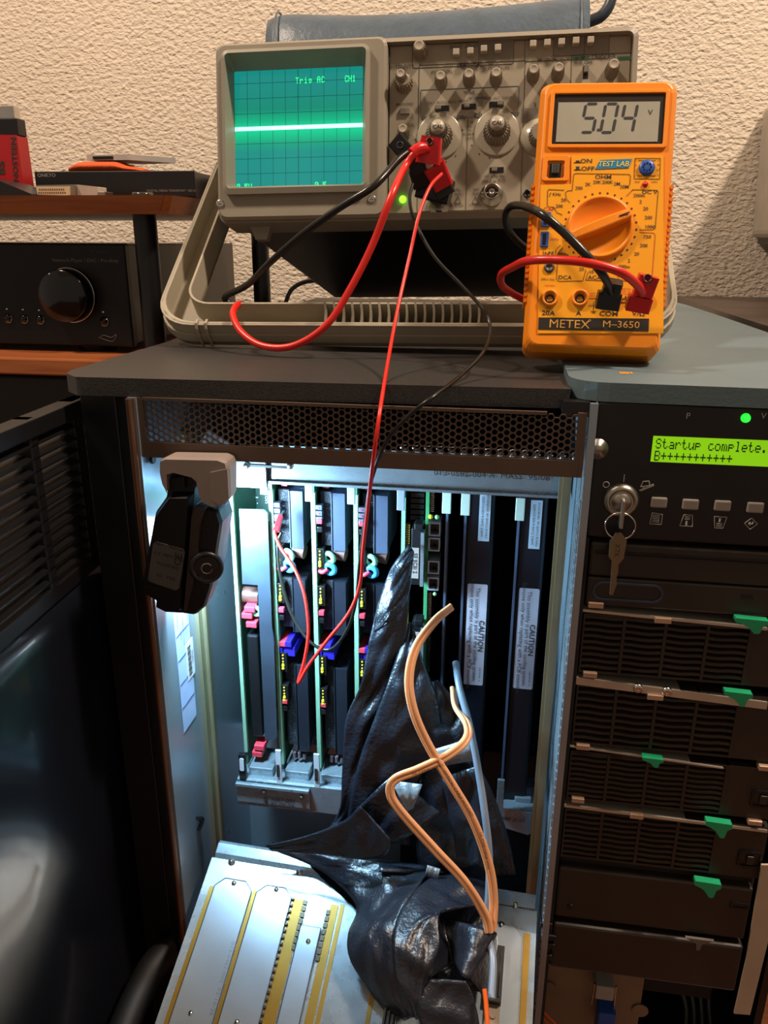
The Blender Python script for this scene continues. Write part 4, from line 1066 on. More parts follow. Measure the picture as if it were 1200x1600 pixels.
tx(b, 'CURSORS', 370, 103, 24); tx(b, '\u0394V\u00d7YZ  \u0394T\u00d7\u0394T', 365, 126, 20); tx(b, 'REFERENCE', 712, 82, 22); tx(b, 'ACQ', 820, 72, 22); tx(b, 'TRIGGER', 1003, 174, 28, .01)
tx(b, 'INTENSITY', 82, 220, 24); tx(b, 'VERTICAL', 393, 213, 29, .01); tx(b, 'POSITION', 264, 243, 22); tx(b, 'MODE', 400, 232, 22); tx(b, 'POSITION', 525, 225, 22); tx(b, 'POSITION', 750, 190, 22)
tx(b, 'SLOPE', 924, 200, 22); tx(b, 'BEAM FIND', 95, 390, 17); tx(b, 'MODE', 390, 335, 19); tx(b, 'CH 1  BOTH  CH 2', 264, 382, 17); tx(b, 'NORM', 362, 375, 16); tx(b, 'CH 2 INVERT', 425, 362, 15); tx(b, 'ADD  ALT  CHOP', 520, 362, 17)
tx(b, 'CH 1 VOLTS / DIV', 272, 455, 27, .012); tx(b, 'CH 2 VOLTS / DIV', 515, 439, 27, .012); tx(b, 'PULL', 388, 492, 15); tx(b, 'CAL', 388, 509, 15); tx(b, 'FOR VAR', 388, 527, 15); tx(b, 'GAIN', 388, 545, 15)
tx(b, 'FOCUS', 105, 487, 20); tx(b, 'S', 690, 393, 26, .01); tx(b, 'AC  GND  DC', 505, 718, 16); tx(b, 'CH 2 or Y', 490, 742, 20, .01); tx(b, '1M\u03a9', 420, 780, 15); tx(b, '25pF', 420, 798, 15); tx(b, '\u2264 400Vpk', 418, 850, 16); tx(b, '1M\u03a9', 333, 782, 15); tx(b, '25pF', 333, 800, 15); tx(b, '\u2264 400Vpk', 333, 852, 16)
for x in (418, 335):
    q = pl_(*c2(x, 828)); s_ = .0026
    P3 = [Vector((q.x-s_, PY-.0003, q.z-s_*.8)), Vector((q.x+s_, PY-.0003, q.z-s_*.8)), Vector((q.x, PY-.0003, q.z+s_))]
    for k in range(3): b.tube([P3[k], P3[(k+1) % 3]], .00014, n=4, k=1)
for (x, y, r0) in ((493, 500, .0172), (245, 525, .0172)):
    q = pl_(*c2(x+8, y+20))
    for k in range(12):
        a = PI*(.1+k*.15); b.box(q.x+r0*math.cos(a)-.0003, q.x+r0*math.cos(a)+.0003, PY-.0004, PY, q.z+r0*math.sin(a)-.0003, q.z+r0*math.sin(a)+.0003)
part('panel_lettering', b, M_INK, cpn)
b = MB(); fr(b, 168, 322, 613, 442, .0003); part('mode_frame', b, M_BINK, cpn, label='pale blue printed frame')
b = MB()
for x0, x1 in ((860, 938), (1066, 1150)): a, c = pl_(*c2(x0, 172)), pl_(*c2(x1, 184)); b.box(a.x, c.x, PY-.0003, PY, c.z, a.z)
part('trigger_bar', b, M_GINK, cpn, label='dark green bars beside the word TRIGGER')
b = MB()
for x0, y0, x1, y1 in ((432, 98, 592, 180), (780, 70, 1028, 160), (392, 340, 452, 395), (632, 408, 700, 470)):
    a, c = pl_(*c2(x0, y0)), pl_(*c2(x1, y1)); b.box(a.x, c.x, PY-.0002, PY, c.z, a.z)
part('shaded_field', b, mat('panel_grey_field', '#7E786C', .5), cpn)
def knob(x, y, r, L, nm='knob', dual=None, cap=None):
    p = so(*c2(x, y), PY-L); b = MB()
    b.lathe((p.x, PY, p.z), (0, -1, 0), [(r*1.15, 0), (r*1.12, .0015), (r, .002)], 24)
    b.gear((p.x, PY, p.z), (0, -1, 0), r*1.04, .0015, L, 18)
    k = part(nm, b, M_KNOB, sc)
    b = MB(); b.lathe((p.x, PY-L, p.z), (0, -1, 0), [(r*.72, -.001), (r*.72, .0004), (r*.62, .0006), (r*.5, .0003), (.0001, .0003)], 24)
    part('knob_cap', b, mat('knob_cap', '#A39A88', .4), k)
    return k, p
knob(160, 120, .0046, .013); knob(258, 258, .0042, .013); knob(388, 248, .0042, .013); knob(513, 243, .0042, .013); knob(685, 228, .0042, .013); knob(800, 220, .0042, .013)
knob(1052, 205, .0044, .014); knob(85, 500, .0040, .012)
k, p = knob(88, 275, .0060, .008); k2, p2 = knob(75, 248, .0038, .015)
for x, y in ((235, 508), (498, 492)):
    p = so(*c2(x+18, y+28), PY)
    b = MB(); b.lathe((p.x, PY, p.z), (0, -1, 0), [(.0160, 0), (.0160, .0008), (.0150, .0010), (.0001, .0010)], 40)
    b2 = b; part('clear_dial', b, mat('clear_dial', '#A8A18E', .2, spec=.7), sc)
    b = MB(); b.gear((p.x, PY, p.z), (0, -1, 0), .0092, .001, .012, 26, dep=.09); kk_ = part('range_knob', b, M_KNOB, sc)
    p3 = so(*c2(x, y), PY-.019); b = MB(); b.gear((p.x, PY, p.z), (0, -1, 0), .0064, .010, .0195, 22, dep=.08)
    part('cal_knob', b, mat('cal_knob', '#5E574A', .4), kk_)
    b = MB(); b.lathe((p.x, PY-.0195, p.z), (0, -1, 0), [(.0050, 0), (.0050, .0004), (.0001, .0004)], 24); cc_ = part('knob_cap', b, mat('knob_cap', '#A39A88', .4), kk_)
b = MB()
for x, y in ((235, 508), (498, 492)):
    p = so(*c2(x+18, y+28), PY); b.text('CAL', (p.x, PY-.0201, p.z), (.0040, 0, 0), (0, 0, .0036), .02)
part('cap_lettering', b, M_INK, sc)
p = so(*c2(705, 540), PY); b = MB(); b.lathe((p.x, PY, p.z), (0, -1, 0), [(.0125, 0), (.0125, .0008), (.0001, .0010)], 36); part('clear_dial', b, mat('clear_dial', '#A8A18E', .2, spec=.7), sc)
b = MB(); b.gear((p.x+.001, PY, p.z), (0, -1, 0), .0075, .001, .012, 22, dep=.09); part('range_knob', b, M_KNOB, sc)
for x, y in ((330, 150), (395, 145), (457, 135), (521, 130), (682, 112), (747, 107), (812, 103), (878, 98), (945, 95)):
    p = so(*c2(x, y), PY-.004); b = MB(); b.box(p.x-.0022, p.x+.0022, PY-.0055, PY, p.z-.0024, p.z+.0020); part('push_button', b, mat('button_cream', '#A79E8C', .5), sc, bevel=.0005)
p = so(*c2(95, 420), PY-.001); b = MB(); b.box(p.x-.0036, p.x+.0036, PY-.0016, PY, p.z-.0022, p.z+.0020); part('push_button', b, mat('button_grey', '#6E685C', .5), sc, bevel=.0003)
for x, y, s_ in ((265, 408, -1), (388, 400, -.6), (515, 390, 1), (515, 690, -.6)):
    p = so(*c2(x, y), PY); b = MB(); b.box(p.x-.0050, p.x+.0050, PY-.0003, PY+.0001, p.z-.0019, p.z+.0019); sl_ = part('slide_switch', b, M_BLACK, sc)
    b = MB(); b.box(p.x+s_*.0026-.0020, p.x+s_*.0026+.0020, PY-.0035, PY, p.z-.0014, p.z+.0016); part('slide_tab', b, mat('button_grey', '#6E685C', .5), sl_, bevel=.0003)
p = so(*c2(922, 240), PY); b = MB(); b.box(p.x-.0018, p.x+.0018, PY-.0003, PY, p.z-.0045, p.z+.0038); sl_ = part('slide_switch', b, M_BLACK, sc); b = MB(); b.box(p.x-.0013, p.x+.0013, PY-.0035, PY, p.z-.0012, p.z+.003); part('slide_tab', b, mat('button_grey', '#6E685C', .5), sl_)
def bnc(x, y):
    p = so(*c2(x, y), PY-.008); b = MB()
    b.lathe((p.x, PY, p.z), (0, -1, 0), [(.0082, 0), (.0080, .0015), (.0058, .0018), (.0056, .0105), (.0048, .0110), (.0046, .003), (.0001, .003)], 30)
    k = part('signal_socket', b, M_STEEL, sc)
    b = MB(); b.lathe((p.x, PY, p.z), (0, -1, 0), [(.0026, .003), (.0024, .0095), (.0012, .0098), (.0010, .005), (.0001, .005)], 20); b.cyl((p.x-.0072, PY-.006, p.z), (p.x+.0072, PY-.006, p.z), .0009)
    part('centre_pin', b, M_CHROME, k); return p
pb2 = bnc(493, 790); pb1 = bnc(250, 835)
p = so(*c2(655, 797), PY-.001); b = MB(); b.lathe((p.x, PY, p.z), (0, -1, 0), [(.0028, 0), (.0028, .0012), (.0016, .0012), (.0015, .0002), (.0001, .0002)], 20); part('ground_jack', b, M_BLACK, sc)
p = so(*c2(85, 822), PY-.002); b = MB(); b.sphere((p.x, PY-.001, p.z), .0026); part('power_lamp', b, mat('power_lamp', '#70F820', .3, emit=3.5), sc, label='glowing green power lamp')
# carrying handle used as stand
hz0, hz1_ = 0.0, .0055
hl = Vector((at(262, 515, Y=.575).x, .560, 0.0)); hr = Vector((at(1051, 510, Y=.575).x, .560, .0058))
hu = (hr-hl).normalized(); av = Vector((0, .80, .60)); av = (av-hu*av.dot(hu)).normalized(); hn = hu.cross(av).normalized()
HM = Matrix((hu, av, hn)).transposed()
HB = hl+Vector((0, 0, .0004))
HT = Matrix.Translation(HB) @ HM.to_4x4()
HW = (hr-hl).length; HL = .20; rad = .030
def upath(off, r):
    P = [(off, HL)]
    for k in range(9): a = PI+PI/2*k/8; P.append((off+r+r*math.cos(a), off+r+r*math.sin(a)))
    for k in range(9): a = 1.5*PI+PI/2*k/8; P.append((HW-off-r+r*math.cos(a), off+r+r*math.sin(a)))
    P.append((HW-off, HL)); return P
def uband(b, o1, o2, t0, t1, r1, r2):
    A, B = upath(o1, r1), upath(o2, r2); n = len(A); rows = []
    for i in range(n):
        rows.append([HT @ Vector((A[i][0], A[i][1], t0)), HT @ Vector((B[i][0], B[i][1], t0)), HT @ Vector((B[i][0], B[i][1], t1)), HT @ Vector((A[i][0], A[i][1], t1))])
    b.lofts(rows, True)
hh_ = .020; wv = .021
b = MB()
uband(b, 0, wv, 0, .004, rad, rad-.012)
uband(b, 0, .0022, 0, hh_, rad, rad-.002); uband(b, -.0012, .0004, .004, .0115, rad, rad); uband(b, wv-.002, wv, 0, hh_+.002, rad-.010, rad-.012)
uband(b, -.0006, .0030, hh_-.0015, hh_, rad, rad)
hd_ = part('carrying_handle', b, M_STAND, sc, True, bevel=.0006)
b = MB()
for k in range(18):
    x = at(520+k*13.4, 495, Y=.59).x-HB.x
    rows = [[HT @ Vector((x+.0008*s_+.002*math.sin(j*.5), .0022+(wv-.0042)*j/5, t)) for s_, t in ((-1, hh_*.30), (1, hh_*.30), (1, hh_*.3+.0030+(hh_*.72)*j/5), (-1, hh_*.3+.003+(hh_*.72)*j/5))] for j in range(6)]
    b.lofts(rows)
part('handle_rib', b, M_STAND, hd_, True)
b = MB()
for x in (.034, .041):
    rows = [[HT @ Vector((x+s_, v_, t)) for s_ in (-.0008, .0008)] for v_, t in ((-.0018, .001), (-.0020, hh_-.002), (0, hh_+.0008), (.004, hh_+.0005))]
    b.grid(rows, False)
part('moulded_ridge', b, M_STAND, hd_, True, solid=.0012)

# pouch on the scope
pt = thing('vinyl_pouch', 'slate blue vinyl accessory pouch rolled along the top of the oscilloscope', 'pouch', WM[sc] @ Vector((.15, .16, SH)))
I = WM[sc]
pxs = [421, 445, 500, 580, 660, 740, 820, 880, 918]
rows = []
yl = .15
for k, px in enumerate(pxs):
    top = so(px, (24, 22, 26, 27, 22, 16, 8, 1, -8)[k], yl); zt_ = top.z; zb_ = SH-.004
    h = (zt_-zb_)/2; zc = (zt_+zb_)/2; dpt_ = .030*(.55 if k == 0 else 1)
    rows.append([I @ Vector((top.x, yl+dpt_*math.sin(a)*(1 if math.sin(a) < 0 else 1.3), zc+h*math.cos(a)*(.92 if k == 0 else 1))) for a in [2*PI*j/20 for j in range(20)]])
b = MB(); b.lofts(rows, True, True)
M_VINYL = mat('slate_vinyl', '#4C5A66', .42, bump=.5, bs=260, var=.12, vs=70)
part('pouch_body', b, M_VINYL, pt, True, subsurf=1)
b = MB()
for px, r in ((439, .0012), (905, .0012)):
    top = so(px, 24 if px < 600 else -2, yl); zt_ = top.z; zb_ = SH-.004; h = (zt_-zb_)/2+.0006; zc = (zt_+zb_)/2
    b.tube([I @ Vector((top.x, yl+.0305*math.sin(a), zc+h*math.cos(a))) for a in [-PI*j/16 for j in range(17)]], .0009, k=1)
part('seam', b, M_VINYL, pt, True)
b = MB(); 
q = [so(px, py, .15) for px, py in ((920, 34), (938, 26), (950, 12), (955, -4), (952, -20))]
b.tube([I @ Vector((v_.x, .15, v_.z)) for v_ in q], .0048, n=12)
part('closing_flap', b, mat('dark_vinyl', '#2A3440', .4), pt, True)

# ================================================================ MULTIMETER
kf = .935
dm = thing('multimeter', 'bright orange handheld multimeter showing 5.04 leaning in front of the oscilloscope', 'multimeter', (.0084*kf, .512*kf, .075+(.0096-.075)*kf+.0003), rot(-.0106, -.3553, .0115))
DW, DH, DT = .0840*kf, .1717*kf, .028
def do(px, py, y=0.0): return on(dm, px, py, y)
def c3(x, y): return 790+x/3.479, 100+y/3.479
b = MB()
body = rrect(.0, DW, 0, DH, .006, 4)
def shr(r, d): return [(DW/2+(x-DW/2)*(1-d/DW*2), DH/2+(z-DH/2)*(1-d/DH*2)) for x, z in r]
a, c = do(*c3(268, 168)), do(*c3(852, 440))
lx0, lx1, lz0, lz1 = a.x, c.x, c.z, a.z
b.lofts([r3(shr(body, .002), DT), r3(body, DT-.003), r3(body, .006), r3(shr(body, .0025), 0.0005), r3(shr(body, .0035), 0)], True)
mb_ = part('meter_body', b, M_ORANGE, dm, bevel=.0006, label='orange moulded meter case')
for s_ in (0, 1):
    b = MB()
    for k in range(20):
        z = .030+k*.0036; x = (-.0004 if s_ == 0 else DW+.0004); b.cyl((x, .004, z), (x, .020, z), .0012, n=8)
    part('side_grip', b, M_ORANGE, dm)

b = MB()
b.ringface(rrect(lx0-.0022, lx1+.0022, lz0-.0022, lz1+.0022, .0015, 3), rrect(lx0, lx1, lz0, lz1, .0008, 3), -.0014, .0002)
part('display_bezel', b, M_ORANGE, dm, bevel=.0004)
b = MB(); b.box(lx0, lx1, -.0003, .0002, lz0, lz1); part('window_frame', b, mat('dark_window', '#2A2420', .3), dm)
q0, q1 = do(*c3(287, 212)), do(*c3(825, 425))
b = MB(); b.box(q0.x, q1.x, -.0007, -.0003, q1.z, q0.z); disp = part('lcd', b, mat('lcd_grey_green', '#9C9888', .25, emit=.06), dm, label='grey liquid crystal display')
b = MB()
def seg(b, cx, cz, w_, h_, on_, t=.0017, sl=.12):
    g = .0004
    S = {'a': ((-1, 1), (1, 1)), 'g': ((-1, 0), (1, 0)), 'd': ((-1, -1), (1, -1)), 'f': ((-1, 1), (-1, 0)), 'b': ((1, 1), (1, 0)), 'e': ((-1, 0), (-1, -1)), 'c': ((1, 0), (1, -1))}
    for k in on_:
        (ax, az), (bx_, bz) = S[k]
        p = Vector((ax*w_, 0, az*h_)); q = Vector((bx_*w_, 0, bz*h_)); d = (q-p).normalized(); nn = Vector((-d.z, 0, d.x)); p = p+d*g; q = q-d*g
        pts = [p, p+d*t*.5+nn*t*.5, q-d*t*.5+nn*t*.5, q, q-d*t*.5-nn*t*.5, p+d*t*.5-nn*t*.5]
        pts = [Vector((cx+v_.x+v_.z*sl, -.0008, cz+v_.z)) for v_ in pts]; b.push(pts, (0, .0001, 0))
for x, on_ in ((455, 'afgcd'), (563, 'abcdef'), (668, 'fgbc')):
    q = do(*c3(x, 298)); seg(b, q.x, q.z, .0035, .0084, on_)
q = do(*c3(503, 362)); b.box(q.x-.0007, q.x+.0007, -.0009, -.0008, q.z-.0007, q.z+.0007)
q = do(*c3(785, 268)); b.text('V', (q.x, -.0009, q.z), (.0042, 0, 0), (0, 0, .0042), .01)
part('reading', b, mat('lcd_segment', '#2A2A2A', .5), disp, label='dark segments reading 5.04 V')
# faceplate
f0, f1 = do(*c3(215, 500)), do(*c3(855, 1465))
b = MB()
pts_ = [do(*c3(x, y)) for x, y in ((357, 500), (857, 500), (857, 1465), (175, 1465), (190, 660), (357, 655))]
b.prism([(v_.x, v_.z) for v_ in pts_], -.0006, .0002); fp = part('faceplate', b, M_YELLOW, dm)
FYY = -.0008
def fl_(x, y): q = do(*c3(x, y)); return q.x, q.z
INK = MB(); RIN = MB()
def ft(s, x, y, h, bold=0, B=INK, st=1.0):
    cx, cz = fl_(x, y); e = h*.000106; B.text(s, (cx, FYY, cz), (e*st, 0, 0), (0, 0, e), bold)
ft('ON', 438, 531, 33, .012, st=1.25); ft('OFF', 446, 573, 33, .012, st=1.25)
for y, h in ((535, .0008), (575, .0016)):
    x, z = fl_(390, y); INK.box(x-.0020, x+.0022, FYY, FYY+.0002, z-.0006, z-.0002); INK.box(x-.0009, x+.0011, FYY, FYY+.0002, z-.0006, z+h)
ft('OHM', 530, 618, 32, .012, st=1.2)
for s, x, y in (('2K', 447, 658), ('200', 398, 678), ('20K', 497, 646), ('200K', 553, 646), ('2M', 604, 655), ('20M', 645, 671), ('200m', 725, 718), ('2', 733, 752), ('20', 760, 790), ('200', 775, 838), ('1000', 782, 888), ('750', 769, 942), ('200', 750, 990), ('20', 711, 1035), ('2', 669, 1072), ('200m', 643, 1104), ('20', 314, 743), ('200', 291, 776), ('200\u00b5', 314, 1038), ('2m', 325, 1068), ('20', 412, 1118), ('10', 465, 1133)):
    ft(s, x, y, 27, .008)
ft('DC V', 782, 700, 30, .012, st=1.15); ft('hFE', 238, 1033, 30, .008, st=1.2); ft('\u0192 KHz', 267, 712, 25, .008); ft('DCA', 322, 1163, 30, .012, st=1.15); ft('ACA', 482, 1163, 30, .012, st=1.15); ft('A', 724, 1163, 30, .01)
ft('20A', 232, 1356, 36, .015, st=1.2); ft('A', 396, 1357, 36, .015, st=1.1); ft('COM', 560, 1360, 36, .015, st=1.2); ft('V/\u03a9', 722, 1360, 36, .015, st=1.15); ft('ZERO ADJ.', 230, 1173, 16); ft('MAX', 234, 1328, 13)
ft('PNP', 715, 645, 15); ft('NPN', 808, 645, 15)
ft('CAP', 236, 792, 30, .01, RIN, 1.1); ft('2000p', 264, 955, 20, .0, RIN); ft('UNFUSED', 240, 1207, 13, 0, RIN); ft('500V DC', 655, 1225, 15, 0, RIN); ft('350V AC', 655, 1239, 15, 0, RIN); ft('MAX', 655, 1253, 15, 0, RIN); ft('1000V DC', 485, 1249, 13, 0, RIN); ft('20A MAX', 480, 1262, 13, 0, RIN); ft('500V MAX', 480, 1316, 13)
def fline(B, pts, r=.00012):
    P = [Vector((fl_(x, y)[0], FYY, fl_(x, y)[1])) for x, y in pts]
    for i in range(len(P)-1): B.tube([P[i], P[i+1]], r, n=4, k=1)
fline(INK, [(360, 695), (370, 602), (382, 597), (670, 602), (678, 610), (674, 660)]); fline(INK, [(655, 722), (690, 685), (820, 688), (828, 695), (812, 895), (800, 903), (728, 903)])
fline(RIN, [(730, 915), (805, 920), (812, 930), (795, 1160), (780, 1180), (620, 1180), (590, 1100)]); fline(INK, [(360, 690), (340, 690), (325, 700), (330, 735), (350, 755)]); fline(INK, [(318, 688), (235, 684), (228, 692), (226, 770), (235, 778), (262, 780), (280, 810), (308, 822)])
fline(INK, [(205, 1018), (205, 1042), (270, 1045), (275, 1010), (300, 985)]); fline(INK, [(310, 1000), (285, 1030), (276, 1170), (288, 1182), (420, 1180), (435, 1120)]); fline(INK, [(448, 1130), (435, 1175), (600, 1182)])
fline(INK, [(450, 1275), (590, 1275)]); fline(INK, [(515, 1284), (490, 1286), (478, 1300), (478, 1345)]); fline(INK, [(462, 1345), (494, 1345)]); fline(INK, [(468, 1353), (488, 1353)]); fline(INK, [(615, 1277), (760, 1280)])
fline(INK, [(627, 1298), (652, 1263), (675, 1298), (627, 1298)], .00016); fline(INK, [(652, 1276), (652, 1290)], .0002)
fline(INK, [(702, 515), (840, 515), (836, 628), (698, 626), (702, 515)])
for s, x, y in (('E', 710, 527), ('B', 707, 553), ('C', 706, 582), ('E', 704, 610)): ft(s, x, y, 16, 0, RIN)
for s, x, y in (('E', 829, 527), ('B', 829, 551), ('C', 828, 579), ('F', 826, 609)): ft(s, x, y, 16)
fline(INK, [(720, 527), (815, 527)]); fline(INK, [(716, 610), (815, 610)])
for k in range(26):
    a = math.radians(-62+k*360/30+0); cx, cz = fl_(513, 893)
    R_ = .0204; x, z = cx+R_*math.cos(a), cz+R_*math.sin(a)*1.0
    T = Matrix.Translation((x, 0, z)) @ Matrix.Rotation(-a, 4, 'Y'); INK.box(-.0005, .0005, FYY, FYY+.0002, -.0005, .0005, T)
part('faceplate_print', INK, M_INK, fp); part('red_print', RIN, M_RINK, fp, label='red lettering and lines')
b = MB(); P4 = [fl_(x, y) for x, y in ((513, 525), (686, 519), (668, 568), (486, 575))]; b.prism(P4, -.0009, -.0006); lg = part('logo_plate', b, mat('logo_blue', '#2E7FA6', .4), fp)
b = MB(); cx, cz = fl_(586, 548); b.text('TEST LAB', (cx, -.0011, cz), (.0042, 0, 0), (.0006, 0, .0044), .012); part('logo_lettering', b, mat('logo_yellow', '#E8CE6A', .4), lg)
b = MB(); P4 = [fl_(x, y) for x, y in ((180, 1380), (778, 1386), (776, 1455), (176, 1444))]; b.prism(P4, -.0009, -.0006); lg = part('name_band', b, mat('name_band_black', '#2A2420', .4), fp)
b = MB(); cx, cz = fl_(345, 1418); b.text('METEX', (cx, -.0011, cz), (.0076, 0, 0), (0, 0, .0070)); cx, cz = fl_(452, 1398); b.torus((cx+.0005, -.0011, cz), (0, 1, 0), .0006, .0001, 12, 4); cx, cz = fl_(626, 1420); b.text('M\u20133650', (cx, -.0011, cz), (.0064, 0, 0), (0, 0, .0056))
part('name_lettering', b, mat('gold_lettering', '#D9A24A', .4), lg)
# power button
x, z = fl_(270, 582)
b = MB(); b.ringface(rrect(x-.0075, x+.0080, z-.0062, z+.0090, .0008, 1), rrect(x-.0048, x+.0050, z-.0045, z+.0055, .0006, 1), -.0012, .0002); part('button_surround', b, M_ORANGE, dm, bevel=.0004)
b = MB(); b.box(x-.0034, x+.0034, -.0010, .0002, z-.0045, z+.0042); bt = part('power_button', b, M_BLACK, dm); b = MB(); b.box(x-.0022, x+.0022, -.0026, -.0006, z-.0024, z+.0034); part('button_cap', b, mat('dark_grey_cap', '#3A342E', .4), bt, bevel=.0005)
# rotary dial
cx, cz = fl_(513, 893); RD = .0186
b = MB(); b.lathe((cx, 0, cz), (0, -1, 0), [(RD, 0), (RD, .0026), (RD-.0012, .0034), (RD-.0022, .0030), (RD-.003, .0018), (.0001, .0018)], 48)
dl = part('rotary_dial', b, M_ORANGE, dm, bevel=0)
th = math.radians(24); d = Vector((math.cos(th), 0, math.sin(th))); nn = Vector((-d.z, 0, d.x))
rows = []
for k in range(9):
    s_ = -1+k/4; w_ = .0040*(1-.18*abs(s_)**2); h = .0078*(1-.15*abs(s_)**3)
    c_ = Vector((cx, 0, cz))+d*(s_*(RD-.0016))
    rows.append([c_-nn*w_+Vector((0, -.0015, 0)), c_-nn*w_*.72+Vector((0, -h, 0)), c_+nn*w_*.72+Vector((0, -h, 0)), c_+nn*w_+Vector((0, -.0015, 0))])
b = MB(); b.lofts(rows); gp = part('dial_grip', b, M_ORANGE, dl, bevel=.0008)
b = MB(); b.tube([Vector((cx, -.0078, cz))+d*.0105, Vector((cx, -.0074, cz))+d*.0165], .0004, n=4, k=1); part('pointer_mark', b, M_INK, gp)
# sockets
for px_, nm_ in ((240, 'jack'), (403, 'jack'), (580, 'jack'), (750, 'jack')):
    x, z = fl_(px_, 1275); b = MB(); b.lathe((x, 0, z), (0, -1, 0), [(.0052, 0), (.0050, .0022), (.0040, .0026), (.0033, .0020), (.0032, -.001), (.0001, -.001)], 28); jk = part('jack', b, M_ORANGE, dm)
    b = MB(); b.lathe((x, 0, z-.0004), (0, -1, 0), [(.0026, 0), (.0026, .0014), (.0016, .0014), (.0016, .0004), (.0001, .0004)], 20); part('jack_contact', b, mat('jack_black', '#141010', .35), jk)
x, z = fl_(237, 1108); b = MB(); b.lathe((x, 0, z), (0, -1, 0), [(.0032, 0), (.0030, .0014), (.0018, .0018), (.0016, .0010), (.0001, .0010)], 20); part('zero_adjuster', b, mat('adjuster_grey', '#4A4644', .4), dm)
for (x0, y0, x1, y1) in ((198, 808, 238, 888), (192, 915, 228, 998)):
    a_, c_ = fl_(x0, y0), fl_(x1, y1); b = MB(); b.box(a_[0], c_[0]+.0003, -.0016, .0002, c_[1], a_[1]); cs_ = part('capacitor_slot', b, mat('blue_socket', '#2E56A8', .35), dm, bevel=.0003)
    b = MB(); xm = (a_[0]+c_[0])/2; b.box(xm-.0010, xm+.0010, -.0018, -.0015, c_[1]+.0012, a_[1]-.0012); part('slot_contact', b, M_BLACK, cs_)
x, z = fl_(766, 568); b = MB(); b.lathe((x, 0, z), (0, -1, 0), [(.0046, 0), (.0044, .0018), (.0030, .0022), (.0001, .0022)], 24); ts = part('transistor_socket', b, mat('blue_socket', '#2E56A8', .35), dm)
b = MB()
for k in range(8): a = PI*k/4; b.box(x+.0022*math.cos(a)-.0004, x+.0022*math.cos(a)+.0004, -.0025, -.0021, z+.0022*math.sin(a)-.0004, z+.0022*math.sin(a)+.0004)
part('socket_hole', b, M_BLACK, ts)
x, z = fl_(757, 657); b = MB(); b.lathe((x, 0, z), (0, -1, 0), [(.0018, 0), (.0016, .0014), (.0001, .0018)], 14); part('red_button', b, M_RED, dm)
b = MB(); zb = .005
L0 = WM[dm] @ Vector((DW*.25, DT, DH*.55)); L1 = WM[dm] @ Vector((DW*.75, DT, DH*.55))
f0_ = Vector((L0.x, .5445, .0058)); f1_ = Vector((L1.x, .5445, .0058))
b.tube([L0, f0_], .0016, k=1); b.tube([f0_, f1_], .0016, k=1); b.tube([f1_, L1], .0016, k=1)
part('rear_stand', b, M_BLACK, dm, True)

# ================================================================ HANGING WORK LIGHT
YT = .405
wl = thing('work_light', 'black cordless inspection light hanging from the grille by its beige magnetic hook', 'work light', at(285, 955, Y=YT))
def ct(x, y): return 200+x/3.3333, 600+y/3.3333
def tp(x, y, Y=YT): return at(*ct(x, y), Y=Y)
b = MB()
P_ = [(222, 470), (352, 470), (358, 530), (346, 640), (402, 640), (470, 655), (490, 720), (470, 850), (455, 960), (435, 1060), (402, 1160), (350, 1203), (290, 1195), (200, 1190), (150, 1165), (152, 1130), (85, 1090), (80, 1030), (105, 900), (130, 760), (148, 660), (205, 580)]
f = [tp(x, y) for x, y in P_]; cen = sum(f, Vector())/len(f)
def sh(pts, k, dy): return [cen+(p-cen)*k+Vector((0, dy, 0)) for p in pts]
b.lofts([sh(f, .965, -.002), sh(f, 1, .001), sh(f, .97, .012), sh(f, .90, .025)])
body_ = part('light_body', b, mat('torch_black', '#121214', .42, bump=.15, bs=500), wl, True, bevel=.0012)
b = MB(); P_ = [(235, 560), (342, 560), (330, 700), (318, 860), (290, 1180), (165, 1160), (165, 1120), (92, 1080), (88, 1030), (112, 900), (140, 760), (156, 668), (212, 590)]
f2 = [tp(x, y, YT-.002) for x, y in P_]; c2_ = sum(f2, Vector())/len(f2)
b.lofts([f2, [c2_+(p-c2_)*.93+Vector((0, -.005, 0)) for p in f2]]); part('front_shell', b, mat('torch_black_gloss', '#0C0C0E', .35), wl, True, bevel=.001)
b = MB(); P_ = [(345, 640), (400, 650), (372, 740), (345, 1000), (300, 1185), (290, 1180), (318, 860), (330, 700)]
b.push([tp(x, y, YT-.005) for x, y in P_], (0, .005, 0)); part('edge_trim', b, mat('torch_brown_edge', '#3A2E28', .5), wl, True, bevel=.0008)
b = MB(); P_ = [(148, 820), (285, 858), (297, 875), (268, 1062), (250, 1075), (118, 1030), (105, 1018), (132, 832)]
y_ = YT-.0072; b.push([tp(x, y, y_) for x, y in P_], (0, -.0004, 0)); sg = part('rating_label', b, mat('dark_grey_label', '#4A4642', .5), wl, True, label='grey rating label')
b = MB(); e1 = (tp(285, 875, y_)-tp(140, 835, y_)).normalized(); e2 = (tp(148, 820, y_)-tp(118, 1030, y_)).normalized(); O = tp(205, 945, y_-.0006)
for k, (s_, w_) in enumerate((('MODEL: 1400', -.30), ('2000 mAh  5 V', -.15), ('500/250 lm', 0), ('IP54   CE', .18), ('MADE IN CHINA', .40))): b.text(s_, O+e2*(-.045*w_)*.9, -e1*.0030, -e2*.0028)
b.text('CE', tp(262, 915, y_-.0006), e2*.007, -e1*.006)
part('label_print', b, mat('label_black', '#141414', .5), sg, True)
b = MB(); q = tp(408, 955, YT-.004); b.torus(q, (.35, -1, .05), .0082, .0018, 30, 8); b.cyl(q+Vector((0, .004, 0)), q+Vector((.0008, -.0015, 0)), .0070, n=28); part('switch_button', b, M_BLACK, wl, True)
